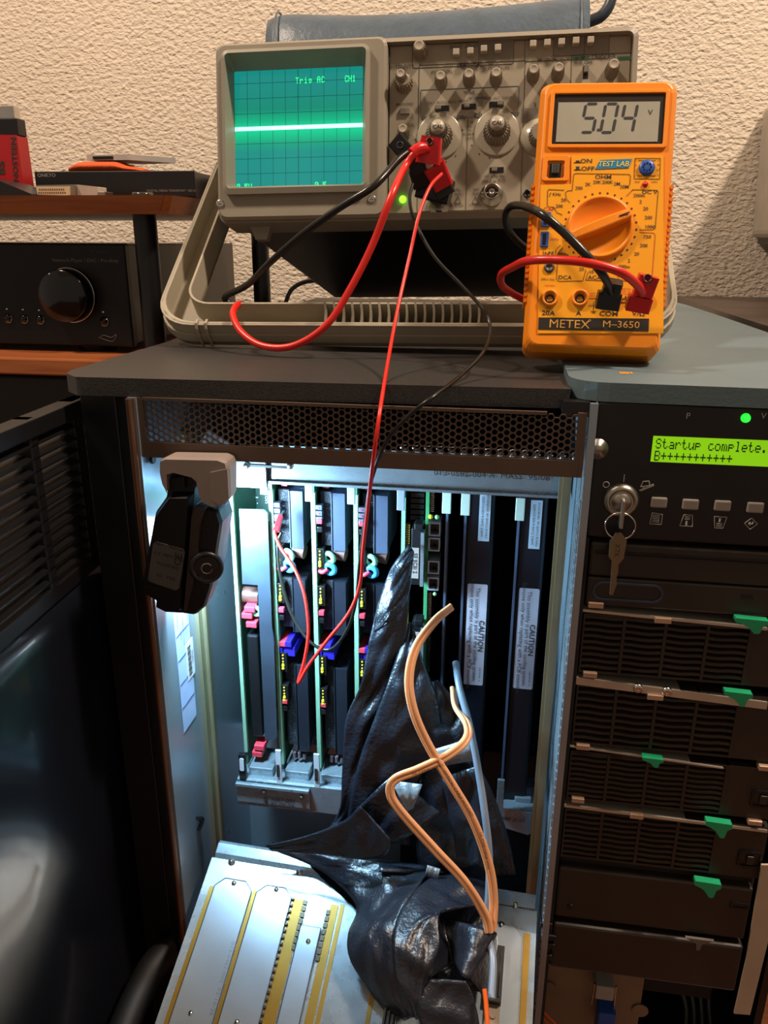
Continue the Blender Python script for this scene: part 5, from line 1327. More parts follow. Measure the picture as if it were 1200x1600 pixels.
b = MB(); b.torus(q+Vector((.001, -.002, 0)), (.35, -1, .05), .0030, .0005, 20, 6, .6, 2*PI-.2); part('power_symbol', b, mat('grey_symbol', '#3C3A38', .5), wl, True)
b = MB()
H_ = [(170, 392), (200, 380), (480, 386), (522, 402), (533, 440), (536, 590), (505, 628), (455, 640), (400, 615), (376, 560), (368, 500), (340, 478), (240, 452), (206, 462), (208, 566), (182, 515), (168, 450)]
f = [tp(x, y, YT-.004) for x, y in H_]; cen = sum(f, Vector())/len(f)
b.lofts([sh(f, .95, -.003), sh(f, 1, 0), sh(f, .97, .012), sh(f, .90, .016)]); hk = part('magnetic_hook', b, M_ADH, wl, True, bevel=.002, label='beige grey plastic hook with magnet')
b = MB(); f = [tp(x, y, YT-.0068) for x, y in ((425, 460), (520, 440), (528, 590), (480, 628), (432, 600))]; b.push(f, (0, -.0010, 0)); part('hook_pad', b, M_ADH, hk, True, bevel=.0008)
b = MB(); q = tp(278, 515, YT-.0055); b.box(q.x-.0018, q.x+.0018, q.y, q.y+.004, q.z-.003, q.z+.003); part('neck_slot', b, M_BLACK, wl, True)
# the lit diffuser on the inner face of the lamp
b = MB(); a, c = tp(150, 700, YT+.0255), tp(400, 1140, YT+.0255)
b.box(a.x, c.x, YT+.0245, YT+.0262, c.z, a.z); part('lit_diffuser', b, mat('cold_white_led', '#DDF0FF', .4, emit=12), wl, True, label='cold white lit diffuser')
lc = (a+c)/2
def led(name, loc, dir_, sx_, sy_, pw):
    o = area(name, loc, Vector(loc)+Vector(dir_), sx_, pw, (.42, .74, 1.0), sy_); I_ = WM[wl].inverted() @ o.matrix_basis
    o.parent = wl; o.matrix_local = I_; return o
led('work_light_emitter', (lc.x+.006, YT+.0285, lc.z+.012), (.50, .45, -.58), .030, .050, 3.2)

# ================================================================ RIBBON CABLES IN BLACK SHIELDING
cp0 = WM[cov].translation.copy()
def rp_(px, py, d):
    if isinstance(d, tuple): return on_plane(px, py, cp0+cn*d[0], cn)
    return at(px, py, Y=d)
def fold(parent, rungs, m=M_SHIELD, amp=.0022, seed=0, nm='fold', bow=0.0, lab=None, nc=14, sub=6):
    L_ = catmull([rp_(*r[0]) for r in rungs], sub); R_ = catmull([rp_(*r[1]) for r in rungs], sub); rows = []
    for k, (p, q) in enumerate(zip(L_, R_)):
        row = []; d = (CAM-(p+q)/2).normalized()
        for j in range(nc+1):
            t = j/nc; v = p.lerp(q, t); e = math.sin(PI*t)
            nz = noise.noise(v*60+Vector((seed*7.3, 0, 0)))*.4+(.5-abs(noise.noise(v*38+Vector((0, seed*5.1, 3))))*2.4)*1.5
            cz_ = abs(((t*2.3+k*.11+seed*.37) % 1)-.5)*2; row.append(v+d*(nz*amp*1.2*(.3+.7*e)+bow*.35*e+(cz_-.5)*amp*.9*e))
        rows.append(row)
    b = MB(); b.grid(rows, True); o_ = part(nm, b, m, parent, True, solid=.0012, label=lab); return o_
A = thing('shielded_ribbon_cable', 'shiny black wrapped ribbon hanging from the connector in the middle of the card cage', 'ribbon cable', at(560, 1260, Y=.44), group=None)
fold(A, [((640, 850, .484), (646, 862, .484)), ((613, 886, .476), (643, 892, .476)), ((600, 918, .468), (640, 925, .466)), ((588, 960, .462), (629, 952, .458)), ((585, 988, .458), (604, 976, .455))], seed=1, bow=.006)
fold(A, [((592, 940, .474), (640, 930, .474)), ((575, 1010, .465), (632, 1000, .468)), ((563, 1072, .457), (612, 1075, .462)), ((541, 1122, .452), (596, 1130, .455)), ((535, 1200, .447), (580, 1190, .450)), ((531, 1262, .442), (565, 1250, .445)), ((508, 1305, .437), (552, 1300, .44))], seed=2, bow=.004)
B = thing('shielded_ribbon_cable', 'broad crumpled black ribbon that spills over the slanted metal cover', 'ribbon cable', at(560, 1400, Y=.44))
fold(B, [((639, 972, .474), (644, 974, .474)), ((619, 1030, .462), (662, 1036, .465)), ((603, 1076, .452), (682, 1088, .458)), ((584, 1126, .446), (690, 1140, .452)), ((562, 1186, .440), (672, 1195, .448)), ((546, 1256, .437), (640, 1250, .444)), ((540, 1310, .434), (640, 1320, .440))], seed=3, bow=.006, amp=.003)
fold(B, [((415, 1321, .428), (425, 1329, .428)), ((480, 1306, .426), (520, 1336, .424)), ((537, 1283, .424), (566, 1342, .420)), ((560, 1261, .424), (602, 1336, .418)), ((566, 1262, .424), (611, 1312, .418))], seed=4, amp=.0012)
fold(B, [((560, 1262, .430), (608, 1318, .428)), ((590, 1232, .434), (650, 1300, .430)), ((612, 1212, .440), (690, 1270, .434))], seed=14)
fold(B, [((425, 1326, .436), (560, 1341, .440)), ((502, 1361, (.010,)), (668, 1354, (.022,))), ((556, 1413, (.012,)), (662, 1372, (.034,))), ((545, 1458, (.016,)), (632, 1415, (.044,))), ((545, 1490, (.018,)), (616, 1462, (.044,))), ((562, 1524, (.014,)), (622, 1512, (.036,))), ((600, 1568, (.010,)), (638, 1560, (.028,))), ((632, 1594, (.006,)), (652, 1586, (.018,)))], seed=5, bow=.008, amp=.003)
fold(B, [((686, 1364, (.022,)), (775, 1362, (.014,))), ((655, 1386, (.036,)), (776, 1395, (.022,))), ((624, 1426, (.046,)), (752, 1412, (.036,))), ((614, 1476, (.050,)), (690, 1424, (.050,))), ((618, 1528, (.042,)), (686, 1480, (.052,))), ((640, 1566, (.032,)), (668, 1530, (.040,))), ((650, 1592, (.020,)), (668, 1590, (.024,)))], seed=6, bow=.008, amp=.003)
fold(B, [((592, 1350, .430), (690, 1362, .428)), ((592, 1362, (.028,)), (700, 1366, (.020,)))], seed=16)
fold(B, [((545, 1490, (.014,)), (640, 1520, (.030,))), ((572, 1538, (.010,)), (650, 1560, (.026,))), ((610, 1585, (.006,)), (655, 1590, (.018,)))], seed=17, amp=.003)
C_ = thing('shielded_ribbon_cable', 'glossy black ribbon bundle at lower right with its end folded into a loop', 'ribbon cable', at(720, 1400, Y=.43))
fold(C_, [((668, 1068, .470), (684, 1062, .470)), ((664, 1092, .462), (716, 1102, .460)), ((650, 1130, .454), (730, 1146, .452)), ((665, 1185, .450), (742, 1185, .446)), ((655, 1235, .446), (768, 1235, .442)), ((650, 1300, .442), (792, 1300, .438)), ((655, 1372, .436), (806, 1366, .432))], seed=7, bow=.007, amp=.0045)
fold(C_, [((690, 1215, .440), (748, 1196, .436)), ((706, 1290, .434), (776, 1266, .430)), ((716, 1362, .430), (800, 1358, .426))], seed=8, bow=.006, amp=.004)
fold(C_, [((682, 1424, (.050,)), (670, 1528, (.040,))), ((690, 1432, (.032,)), (706, 1505, (.026,))), ((716, 1440, (.040,)), (712, 1506, (.038,))), ((748, 1448, (.050,)), (722, 1524, (.048,))), ((775, 1457, (.044,)), (732, 1530, (.046,)))], seed=9, amp=.0014, bow=.003)
fold(C_, [((775, 1457, (.042,)), (732, 1526, (.044,))), ((776, 1480, (.022,)), (748, 1545, (.030,))), ((762, 1540, (.014,)), (758, 1566, (.020,)))], seed=10, amp=.0014)
fold(C_, [((671, 1529, (.040,)), (728, 1533, (.046,))), ((648, 1566, (.034,)), (742, 1566, (.036,))), ((660, 1610, (.026,)), (750, 1612, (.026,))), ((668, 1680, (.016,)), (752, 1680, (.016,)))], seed=11, amp=.002, bow=.006)
fold(C_, [((684, 1370, (.010,)), (778, 1372, (.006,))), ((676, 1440, (.014,)), (772, 1460, (.010,))), ((664, 1540, (.010,)), (752, 1550, (.008,)))], seed=12, bow=0)
for rg, sd in (([((676, 1172, .436), (734, 1154, .434)), ((692, 1196, .434), (740, 1188, .432))], 3), ([((612, 1220, .430), (660, 1226, .428)), ((636, 1268, .426), (646, 1262, .425))], 5), ([((668, 1352, .424), (688, 1358, .424)), ((664, 1368, .422), (684, 1372, .422))], 6)):
    fold(C_, rg, M_FOIL, .0008, sd, 'silver_tape', 0, 'silver tape wrap')

# ================================================================ CABLES
def cable(name, label, cat, pts, r, m, group=None, flat=None, k=8, n=10, up=(0, 0, 1)):
    b = MB(); b.tube([at(p[0], p[1], Y=p[2]) if len(p) == 3 and isinstance(p, tuple) else p for p in pts], r, n=n, k=k, flat=flat, up=up)
    return single(name, b, m, label, cat, group)
fc = thing('fibre_cable', 'flat orange twin fibre cable looping in front of the black ribbons', 'cable', at(768, 1440, Y=.40))
def strand(pts, tw=.0031):
    for s_ in (-1, 1):
        b = MB(); b.tube([at(px+s_*3.3*dx_, py+s_*3.3*dy_, Y=y) for px, py, y, dx_, dy_ in pts], .0016, n=12); part('fibre_strand', b, M_FIBRE, fc, True)
s1_ = [(706, 948, .440, .3, .6), (678, 972, .430, .6, .6), (650, 1012, .420, .9, .4), (639, 1060, .412, 1, .1), (646, 1110, .406, 1, -.2), (668, 1162, .402, .9, -.4), (704, 1222, .398, .9, -.4), (738, 1280, .395, .9, -.4), (762, 1345, .392, 1, -.2), (771, 1400, .388, 1, 0), (769, 1452, .382, 1, 0)]
s2_ = [(708, 1076, .46, .4, .5), (712, 1105, .445, .5, .5), (730, 1132, .425, .9, .2), (728, 1156, .412, .7, .6), (700, 1180, .403, .3, .9), (655, 1202, .396, .2, 1), (617, 1218, .392, .6, .8), (610, 1240, .390, 1, 0), (628, 1270, .388, .8, -.5), (680, 1328, .386, .8, -.6), (726, 1378, .384, .8, -.5), (758, 1430, .382, 1, -.3), (764, 1456, .380, 1, 0)]
strand(s1_); strand(s2_)
b = MB()
for (px, py, y, s_, ang) in ((672, 1202, .3955, 'UL TYPE OFNR LL90 OFN FT4', 27), (716, 1240, .394, 'OPTICAL CABLE W/CORD', -59), (757, 1330, .389, 'UL-TYPE OFNR 620A', -78)):
    q = at(px, py, Y=y-.0022); a = math.radians(ang); b.text(s_, q, Vector((math.cos(a), 0, math.sin(a)))*.0030, Vector((-math.sin(a), 0, math.cos(a)))*.0026)
part('cable_print', b, mat('cable_ink', '#6E3E1E', .5), fc, True)
cable('orange_cable_tail', 'orange cable tail coming out below the black ribbon bundle', 'cable', [(757, 1545, .352), (760, 1575, .345), (764, 1640, .33)], .0014, mat('orange_lead', '#E0601C', .4))
cable('grey_cable', 'blue grey cable running down between the black ribbons and the right baffle card', 'cable', [(712, 1035, .470), (718, 1075, .452), (733, 1130, .436), (745, 1190, .424), (756, 1260, .412), (764, 1330, .402), (764, 1390, .395), (760, 1450, .386), (770, 1500, .370), (768, 1560, .352)], .0023, mat('blue_grey_cable', '#7A8898', .3))
# test leads in the cabinet
cable('red_test_lead', 'thin red test lead dropping from the oscilloscope plugs to the red clip in the cabinet', 'test lead',
      [(690, 272, .560), (672, 292, .545), (655, 335, .530), (640, 400, .515), (622, 480, .49), (607, 560, .455), (594, 640, .405), (583, 720, .400), (574, 800, .420), (567, 860, .440), (562, 915, .450), (545, 958, .452), (512, 1000, .452), (482, 1040, .452), (466, 1067, .452), (476, 1030, .455), (482, 985, .458), (476, 930, .464), (460, 888, .472), (440, 858, .478), (430, 835, .482), (430, 820, .484)], .00115, M_REDW)
cable('black_test_lead', 'thin black test lead sagging from the oscilloscope plugs into the open cabinet', 'test lead',
      [(645, 288, .560), (640, 310, .55), (648, 345, .535), (678, 400, .52), (720, 445, .51), (752, 480, .50), (766, 512, .49), (755, 550, .465), (722, 585, .44), (680, 618, .405), (640, 648, .402), (604, 690, .405), (582, 745, .415), (572, 800, .43), (562, 880, .445), (556, 940, .455), (542, 985, .46), (516, 1015, .462), (485, 1003, .466), (456, 960, .475), (438, 900, .482), (434, 850, .486), (440, 832, .488)], .0011, M_BLKW)
def beam(b, p, q, w_, h_, up=(0, -1, 0), w2=None):
    p, q = Vector(p), Vector(q); t = (q-p).normalized(); u = Vector(up); u = (u-t*u.dot(t)).normalized(); s_ = t.cross(u); w2 = w2 or w_
    b.loft([p+s_*a*w_/2+u*c*h_/2 for a, c in ((-1, -1), (1, -1), (1, 1), (-1, 1))], [q+s_*a*w2/2+u*c*h_/2 for a, c in ((-1, -1), (1, -1), (1, 1), (-1, 1))])
t = thing('test_clip', 'small red clip hooked onto the leftmost processor board', 'test clip', at(430, 825, Y=.484))
b = MB(); beam(b, at(431, 830, Y=.483), at(439, 806, Y=.49), .0048, .0045, w2=.003); part('clip_body', b, M_RED, t, True, bevel=.0006)
b = MB(); b.tube([at(439, 806, Y=.49), at(443, 798, Y=.496)], .0006, k=1); part('clip_hook', b, M_STEEL, t, True)
# banana adapters on the oscilloscope sockets
S_ = WM[sc]
def sp(px, py, y): return S_ @ so(px, py, y)
t = thing('banana_adapter', 'black double banana adapter on the left oscilloscope socket', 'adapter', sp(684, 300, -.03))
b = MB(); p = sp(676, 306, -.012); q = sp(702, 304, -.012); beam(b, sp(655, 290, -.018), sp(705, 302, -.018), .016, .022); bl2 = part('adapter_body', b, M_BLACK, t, True, bevel=.0015)
b = MB(); b.cyl(sp(684, 312, .0), sp(684, 304, -.014), .0072); part('socket_collar', b, M_STEEL, t, True)
t = thing('banana_plug', 'black stackable plug at the left of the oscilloscope plugs', 'plug', sp(628, 235, -.035))
b = MB(); beam(b, sp(656, 270, -.034), sp(645, 236, -.040), .011, .010); beam(b, sp(660, 290, -.028), sp(652, 262, -.034), .012, .011)
part('plug_body', b, M_BLACK, t, True, bevel=.001)
b = MB(); beam(b, sp(636, 240, -.040), sp(617, 218, -.042), .0115, .009); q = sp(625, 227, -.0468); part('stacking_end', b, M_BLACK, t, True, bevel=.001)
b = MB(); b.torus(q, (0, -1, .1), .0020, .0006, 16, 6); part('stacking_hole', b, mat('hole_grey', '#2A2A2A', .3), t, True)
t = thing('banana_plug', 'upper red stackable plug carrying the thick red lead', 'plug', sp(668, 240, -.045))
b = MB(); beam(b, sp(669, 256, -.046), sp(675, 214, -.050), .0165, .011, w2=.013); pb_ = part('plug_body', b, M_RED, t, True, bevel=.0014)
b = MB(); q = sp(671, 221, -.0558); b.lathe(q, (WM[sc].to_3x3() @ Vector((0, -1, 0))), [(.0026, -.001), (.0024, .0004), (.0018, .0004), (.0016, -.0008), (.0001, -.0008)], 20); part('stacking_hole', b, mat('dark_red_hole', '#5A0A0C', .4), pb_, True)
b = MB(); b.tube([sp(668, 232, -.052), sp(655, 232, -.056), sp(643, 240, -.058)], .0036, n=12); part('strain_relief', b, M_RED, t, True)
t = thing('banana_plug', 'lower red stackable plug just above the silver socket of the oscilloscope', 'plug', sp(688, 285, -.035))
b = MB(); beam(b, sp(678, 258, -.042), sp(694, 292, -.036), .0150, .012, w2=.013); part('plug_body', b, M_RED, t, True, bevel=.0014)
b = MB(); beam(b, sp(690, 288, -.030), sp(698, 306, -.028), .0125, .012); part('black_collar', b, M_BLACK, t, True, bevel=.001)
cable('red_banana_lead', 'thick red lead curving from the upper red plug down to the handle bar', 'test lead',
      [sp(664, 234, -.054), sp(648, 240, -.058), sp(632, 262, -.060), at(612, 305, Y=.530), at(583, 380, Y=.525), at(548, 450, Y=.52), at(510, 508, Y=.515), at(460, 540, Y=.515), at(412, 541, Y=.52), at(378, 520, Y=.53), at(364, 492, Y=.545), at(372, 476, Y=.562), at(388, 479, Y=.58)], .0024, M_REDW)
cable('black_banana_lead', 'thick black lead from the black plug down behind the left part of the handle bar', 'test lead',
      [sp(640, 236, -.042), sp(622, 250, -.05), at(585, 290, Y=.545), at(530, 325, Y=.545), at(470, 368, Y=.55), at(420, 412, Y=.56), at(388, 444, Y=.575), at(356, 461, Y=.595), at(352, 468, Y=.60), at(364, 478, Y=.60), at(376, 484, Y=.59)], .0024, M_BLKW)
# meter leads
D_ = WM[dm]
def dp(x, y, yy): return D_ @ do(*c3(x, y), yy)
t = thing('banana_plug', 'black plug in the COM socket of the orange meter', 'plug', dp(560, 1290, -.01))
b = MB(); beam(b, dp(548, 1330, -.010), dp(568, 1240, -.014), .0130, .010); beam(b, dp(568, 1250, -.015), dp(590, 1180, -.020), .0100, .008); part('plug_body', b, M_BLACK, t, True, bevel=.001)
t = thing('banana_plug', 'red plug in the V/\u03a9 socket of the orange meter', 'plug', dp(730, 1290, -.01))
b = MB(); beam(b, dp(712, 1340, -.010), dp(735, 1262, -.014), .0130, .010); beam(b, dp(740, 1260, -.015), dp(780, 1150, -.020), .0110, .008); pb_ = part('plug_body', b, M_RED, t, True, bevel=.001)
b = MB(); q = dp(773, 1165, -.0246); b.lathe(q, (0, -1, .3), [(.0026, -.001), (.0024, .0003), (.0017, .0003), (.0015, -.0008), (.0001, -.0008)], 18); part('stacking_hole', b, mat('dark_red_hole', '#5A0A0C', .4), pb_, True)
cable('black_meter_lead', 'black lead arching from the COM plug over the face of the orange meter', 'test lead',
      [dp(572, 1240, -.018), dp(555, 1190, -.026), dp(510, 1120, -.034), dp(420, 1020, -.038), dp(300, 900, -.036), dp(170, 800, -.030), at(812, 321, Y=.53), at(796, 324, Y=.55), at(790, 340, Y=.56), at(796, 362, Y=.57), at(818, 385, Y=.575), at(850, 400, Y=.58)], .0024, M_BLKW)
cable('red_meter_lead', 'red lead arching from the V/\u03a9 plug across the lower face of the orange meter', 'test lead',
      [dp(745, 1250, -.018), dp(715, 1200, -.026), dp(620, 1130, -.036), dp(450, 1082, -.038), dp(280, 1065, -.034), dp(120, 1070, -.024), at(800, 418, Y=.50), at(784, 428, Y=.52), at(784, 445, Y=.535), at(800, 458, Y=.545), at(822, 470, Y=.55)], .0024, M_REDW)

# ================================================================ HI-FI RACK ON THE LEFT
M_CHERRY = wood_mat('cherry_veneer', '#8A4A26', '#A05C30', .35)
rk = thing('hifi_rack', 'open hi-fi rack with cherry wood shelves and round black posts', 'rack', (-.55, .90, -.67))
xr_ = at(264, 306, Y=.75).x; zt_ = at(130, 305, Y=.75).z; zb_ = at(130, 334, Y=.75).z
b = MB(); pl = [(-1.0, .75), (xr_-.004, .75), (xr_, .760), (xr_+.022, 1.06), (-1.0, 1.06)]
b.loft([Vector((x, y, zt_)) for x, y in pl], [Vector((x-(.008 if k in (1, 2, 3) else 0), y+(.004 if y < .8 else 0), zb_)) for k, (x, y) in enumerate(pl)])
part('shelf', b, M_CHERRY, rk, True, bevel=.001, label='upper cherry wood shelf')
yb_ = .74; z2 = at(60, 560, Y=yb_).z; z3 = at(60, 587, Y=yb_).z
b = MB(); b.box(-1.0, -.285, yb_, 1.10, z3, z2); part('shelf', b, M_CHERRY, rk, True, bevel=.002, label='middle cherry wood shelf')
b = MB(); b.box(-1.0, -.285, yb_, 1.10, z3-.30, z2-.30); part('shelf', b, M_CHERRY, rk, True, bevel=.002, label='lower cherry wood shelf')
for px, py, y in ((231, 400, .79), (408, 420, 1.04)):
    q = at(px, py, Y=y); b = MB(); b.cyl((q.x, y, -.67), (q.x, y, zb_+.001), .0115 if y < .9 else .0110, n=24); part('post', b, mat('post_black', '#0E0E0E', .35), rk, True)
# added dark box that makes the gap under the middle shelf read dark
lu = thing('dark_filler_box', 'plain dark box added to darken the gap under the middle cherry shelf', 'hi-fi unit', (-.6, .95, z2-.30))
b = MB(); b.box(-.95, -.30, .76, 1.09, z2-.30, z3-.004); part('casing', b, mat('dark_filler', '#120F0D', .5), lu, True, bevel=.003)
b = MB(); b.cyl((-.62, .76, z3-.12), (-.62, .752, z3-.12), .02); part('knob', b, M_BLACK, lu, True)
# amplifier
ya = .79; ax1 = at(200, 450, Y=ya).x; az1 = at(100, 380, Y=ya).z; az0 = at(150, 541, Y=ya).z
am = thing('network_amplifier', 'black brushed amplifier with a large round volume knob', 'amplifier', (-.62, .95, z2))
b = MB(); b.box(-.84, ax1, ya, ya+.012, az0, az1); part('front_panel', b, mat('brushed_black', '#171413', .38, .4), am, True, bevel=.002)
b = MB(); b.box(-.835, ax1-.004, ya+.012, 1.13, az0+.002, az1-.001); part('casing', b, mat('casing_grey', '#3A3632', .35, .5), am, True, bevel=.001)
q = at(112, 461, Y=ya); b = MB(); b.lathe((q.x, ya, q.z), (0, -1, 0), [(.0275, 0), (.0275, .003), (.0262, .0042)], 48); b.lathe((q.x, ya, q.z), (0, -1, 0), [(.0262, .002), (.0262, .018), (.0250, .020), (.0001, .020)], 48); kk_ = part('volume_knob', b, mat('gloss_black', '#08080A', .12), am, True)
b = MB(); b.torus((q.x, ya-.0040, q.z), (0, 1, 0), .0270, .0007, 48, 6); part('knob_ring', b, M_CHROME, kk_, True)
b = MB(); b.sphere((q.x-.010, ya-.0200, q.z+.0215), .0009); part('pointer_dot', b, M_WHITE, kk_, True)
for px, py in ((13, 497), (38, 498), (63, 499), (163, 502)):
    b = MB(); q = at(px, py, Y=ya); b.lathe((q.x, ya, q.z), (0, -1, 0), [(.0048, 0), (.0046, .0005), (.0040, .0008), (.0038, .0026), (.0001, .0028)], 20); k3 = part('button', b, mat('gloss_black', '#08080A', .12), am, True)
    b = MB(); b.torus((q.x, ya-.0008, q.z), (0, 1, 0), .0046, .0004, 24, 5, 2.6, 5.4); b.box(q.x-.0010, q.x+.0010, ya-.0004, ya, q.z+.0088, q.z+.0100); part('button_ring', b, M_CHROME, k3, True)
b = MB(); q = at(133, 407, Y=ya); b.text('Network Player / DAC / Pre-Amp', (q.x, ya-.0003, q.z), (.0052, 0, 0), (0, 0, .0050))
q = at(168, 527, Y=ya); b.tube([(q.x-.010, ya-.0003, q.z-.001), (q.x-.004, ya-.0003, q.z+.002), (q.x+.004, ya-.0003, q.z), (q.x+.010, ya-.0003, q.z+.003), (q.x+.005, ya-.0003, q.z-.004), (q.x-.008, ya-.0003, q.z-.001)], .0003, n=5)
part('panel_lettering', b, mat('grey_lettering', '#7A746E', .5), am, True)
b = MB(); q = at(155, 393, Y=ya); b.text('iFi audio', (q.x, ya-.0003, q.z), (.0052, 0, 0), (0, 0, .0050)); part('blue_lettering', b, mat('dim_blue', '#2A3A6A', .5), am, True)
for px in (155, -120):
    q = at(px, 548, Y=ya+.03); b = MB(); b.cyl((q.x, ya+.03, z2), (q.x, ya+.03, az0+.003), .020, .022, n=24); part('foot', b, M_BLACK, am, True)
# flat unit on top shelf
yo = .86; o0_ = at(53, 268, Y=yo); o1_ = at(306, 306, Y=yo)
on_ = thing('media_player', 'slim black hi-fi unit on the upper shelf', 'hi-fi unit', ((o0_.x+o1_.x)/2, yo+.1, zt_))
b = MB(); b.box(o0_.x, o1_.x, yo, yo+.004, zt_+.004, o0_.z); part('front_panel', b, mat('satin_black', '#141213', .3), on_, True, bevel=.0008)
b = MB(); b.box(o0_.x+.001, o1_.x-.001, yo+.004, 1.05, zt_+.003, o0_.z-.001); b.box(o1_.x+.001, o1_.x+.03, yo+.07, 1.05, zt_+.003, o0_.z-.003); part('casing', b, mat('satin_black', '#141213', .3), on_, True, bevel=.0008)
for x in (o0_.x+.02, o1_.x-.02): b = MB(); b.cyl((x, yo+.03, zt_), (x, yo+.03, zt_+.004), .008); part('foot', b, M_BLACK, on_, True)
b = MB(); q = at(73, 274, Y=yo); b.text('ONKYO', (q.x, yo-.0003, q.z), (.0058, 0, 0), (0, 0, .0050), .02); q = at(268, 298, Y=yo); b.text('DIGITAL MEDIA TRANSPORT  ND-S1', (q.x, yo-.0003, q.z), (.0034, 0, 0), (0, 0, .0032)); part('panel_lettering', b, mat('grey_lettering', '#7A746E', .5), on_, True)
zo = o0_.z
b = MB(); rows = []
for k in range(10):
    px = 122+k*12.6; p = at(px, 262, Y=.90); h = (.0065 if k < 7 else .0035)*(.6 if k in (0, 9) else 1)
    rows.append([Vector((p.x, .895+.022*math.cos(a)*(.8 if k in (0, 9) else 1), zo-.0006+h*(1+math.sin(a)))) for a in [2*PI*j/14 for j in range(14)]])
b.lofts(rows, True, True); single('orange_pouch', b, mat('orange_felt', '#C8501A', .8, bump=.8, bs=400), 'small orange fabric pouch on the slim black unit', 'pouch', subsurf=1)
p0, p1 = at(136, 258, Y=.885), at(273, 262, Y=.885); zc_ = zo+.0125
cs2 = thing('silver_case', 'flat silver edged case lying on the orange pouch', 'case', ((p0.x+p1.x)/2, .90, zc_))
b = MB(); pl = [(p0.x, .885), (at(204, 250, Y=.885).x, .880), (at(262, 258, Y=.90).x, .925), (p0.x+.04, .935)]
b.slab(pl, zc_, zc_+.0055); part('case_shell', b, mat('silver_plastic', '#A8A39C', .4), cs2, True, bevel=.001)
b = MB(); q = at(155, 256, Y=.884); b.push([Vector((q.x-.006, .8825, zc_+.001)), Vector((q.x+.018, .8812, zc_+.001)), Vector((q.x+.018, .8812, zc_+.004)), Vector((q.x-.006, .8825, zc_+.004))], (0, .002, 0)); part('end_slot', b, M_BLACK, cs2, True)
# adapter with two D-sub ends, disc, tray and USB sticks on the shelf
yp = .80; a = at(62, 302, Y=yp); c = at(108, 290, Y=yp)
ad = thing('serial_adapter', 'beige serial adapter with a gold pinned face on the upper shelf', 'adapter', (a.x+.03, yp, zt_))
b = MB(); b.prism([(a.x-.004, zt_+.0015), (c.x+.006, zt_+.0005), (c.x+.006, zt_+.0125), (a.x-.003, zt_+.0120)], yp, yp+.006); part('flange', b, M_STEEL, ad, True, bevel=.0006)
b = MB(); b.prism([(a.x, zt_+.003), (c.x, zt_+.002), (c.x+.001, zt_+.0105), (a.x-.001, zt_+.0105)], yp-.004, yp); face_ = part('pin_face', b, mat('cream_insert', '#C2AE8C', .5), ad, True, bevel=.0004)
b = MB()
for r_, n_ in ((0, 13), (1, 12)):
    for k in range(n_): x = a.x+.0018+(c.x-a.x-.0036)*(k+.5*r_)/12.5; b.box(x-.0005, x+.0005, yp-.0043, yp-.004, zt_+.0040+r_*.0030, zt_+.0054+r_*.0030)
part('pin_hole', b, M_INK, face_, True)
b = MB(); x0_ = at(117, 300, Y=yp).x; x1_ = at(158, 300, Y=yp+.01).x; b.prism([(x0_, zt_+.0004), (x1_, zt_+.0004), (x1_, zt_+.0105), (x0_+.003, zt_+.0125), (x0_, zt_+.0125)], yp+.004, yp+.022); part('adapter_shell', b, mat('shell_grey', '#A89E90', .5), ad, True, bevel=.001)
b = MB(); b.box(x1_, x1_+.008, yp+.002, yp+.020, zt_+.0004, zt_+.006); part('thumb_screw', b, M_STEEL, ad, True, bevel=.0006)
b = MB(); q = at(223, 302, Y=.795); b.lathe((q.x, .795, zt_), (0, 0, 1), [(.0108, 0), (.0108, .003), (.0098, .0045), (.0001, .0045)], 32)
b2_ = b; single('lens_disc', b, mat('dark_glass_disc', '#2A2420', .15, spec=.9), 'small dark glass disc on the upper shelf, right of the serial adapter', 'disc')
b = MB(); q = at(0, 303, Y=.80); b.push([Vector((-.60, .79, zt_+.0004)), Vector((at(52, 303, Y=.79).x, .79, zt_+.0004)), Vector((at(48, 300, Y=.79).x, .79, zt_+.0035)), Vector((at(0, 283, Y=.79).x, .79, at(0, 283, Y=.79).z)), Vector((-.60, .79, zt_+.03))], (0, .05, 0))
single('dark_tray', b, M_BLACK, 'dark wedge shaped stand at the left edge of the upper shelf', 'stand', bevel=.001)
yu = .862; ub = thing('usb_stick', 'red and black box standing upright at the left edge, behind the dark wedge', 'box', (at(10, 280, Y=yu).x, yu, zt_))
a = at(-22, 215, Y=yu); c = at(34, 286, Y=yu); t2 = at(26, 211, Y=yu)
b = MB(); b.push([Vector((a.x, yu, zt_+.0004)), Vector((c.x+.002, yu, zt_+.0004)), Vector((t2.x, yu, t2.z)), Vector((a.x, yu, t2.z+.001))], (0, .02, 0)); bx = part('red_body', b, mat('dark_red_plastic', '#A01418', .4), ub, True, bevel=.001)
b = MB(); q = at(24, 184, Y=yu); q2 = at(-20, 184, Y=yu); b.box(q2.x, q.x, yu+.002, yu+.018, t2.z, q.z); part('black_collar', b, M_BLACK, ub, True, bevel=.0008)
b = MB(); q3 = at(17, 164, Y=yu); b.box(q2.x+.004, q3.x, yu+.004, yu+.015, q.z, q3.z); part('chrome_tip', b, M_CHROME, ub, True, bevel=.0006)
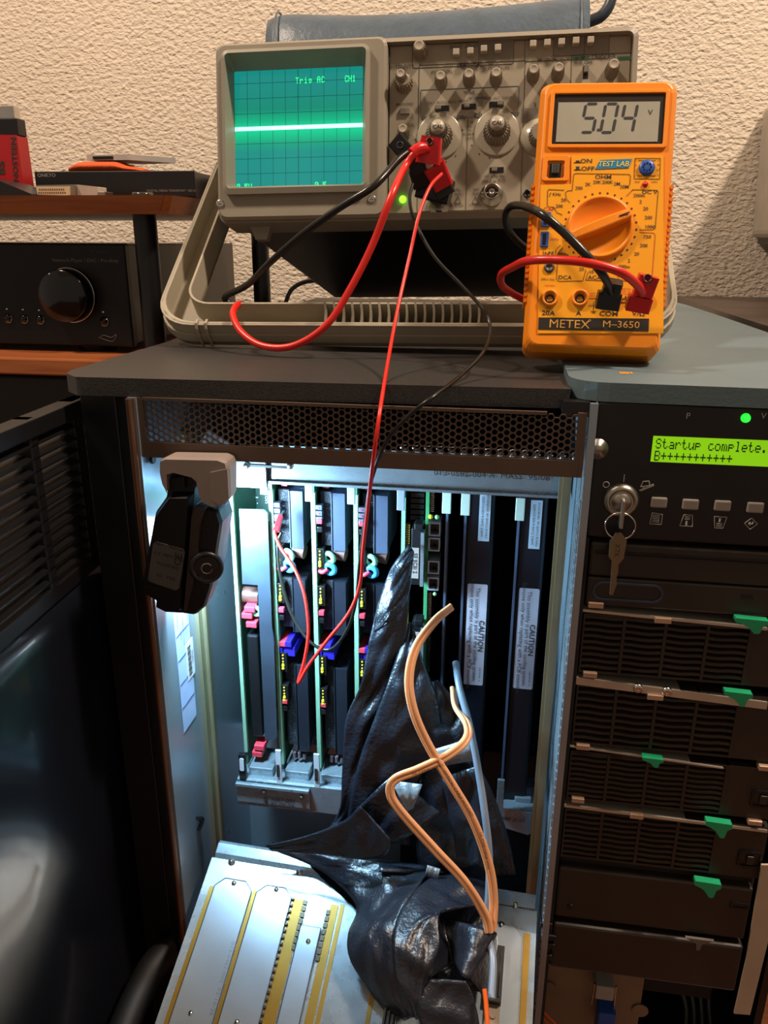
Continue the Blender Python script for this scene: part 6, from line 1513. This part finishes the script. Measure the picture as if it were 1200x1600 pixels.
b = MB(); q = at(24, 255, Y=yu); b.text('NNOSTEEN', (q.x, yu-.0004, q.z), (.0008, 0, .0100), (-.0085, 0, 0), .02); q = at(3, 262, Y=yu); b.text('BS', (q.x, yu-.0004, q.z), (.001, 0, .014), (-.010, 0, 0), .03); part('box_lettering', b, M_INK, bx, True)
cable('grey_wall_cable', 'grey cable curving up against the wall under the oscilloscope', 'cable', [(446, 480, 1.09), (448, 468, 1.09), (456, 452, 1.09), (472, 442, 1.09), (492, 438, 1.09), (520, 436, 1.10)], .0030, mat('cable_grey', '#5A6068', .45))

# ================================================================ RIGHT REAR
b = MB(); zt2 = -.004; q = [at(1121, 474, Z=zt2), at(1118, 484, Z=zt2), at(1205, 516, Z=zt2)]
pl = [(.232, 1.22), (.232, .98), (.240, .70), (.60, .60), (.60, 1.22)]
b.slab([(v_[0], v_[1]) for v_ in pl], zt2-.020, zt2+.004); single('dark_side_table', b, wood_mat('dark_stained_wood', '#2E2420', '#4A3C32', .35), 'dark wooden table top behind the blue lid at the right edge', 'table', bevel=.002)
sx_ = at(1176, 365, Y=1.262).x; sz_ = at(1176, 374, Y=1.09).z
b = MB(); pl = [(sx_, .0)]
sp_ = thing('wall_speaker', 'pale grey rounded cabinet at the right edge in front of the wall', 'speaker', (sx_+.09, 1.17, .0))
b = MB(); sk_ = (at(1197, 130, Y=1.262).x-sx_)/(at(1197, 130, Y=1.262).z-sz_); zt3 = at(1197, 165, Y=1.26).z; f = [(x+(z-sz_)*sk_*(1 if x < sx_+.1 else 0), z) for x, z in rrect(sx_, sx_+.20, sz_, zt3, .012, 4)]; b.lofts([r3(shr2, y) for shr2, y in ((f, 1.09), (f, 1.262))]); part('cabinet_shell', b, mat('pale_grey_shell', '#A89E90', .55), sp_, True, bevel=.002)
b = MB(); b.box(sx_+.006, sx_+.19, 1.095, 1.255, sz_-.006, sz_+.002); b.box(sx_+.08, sx_+.12, 1.12, 1.2, .0005, sz_-.004); part('base', b, M_BLACK, sp_, True, bevel=.001)
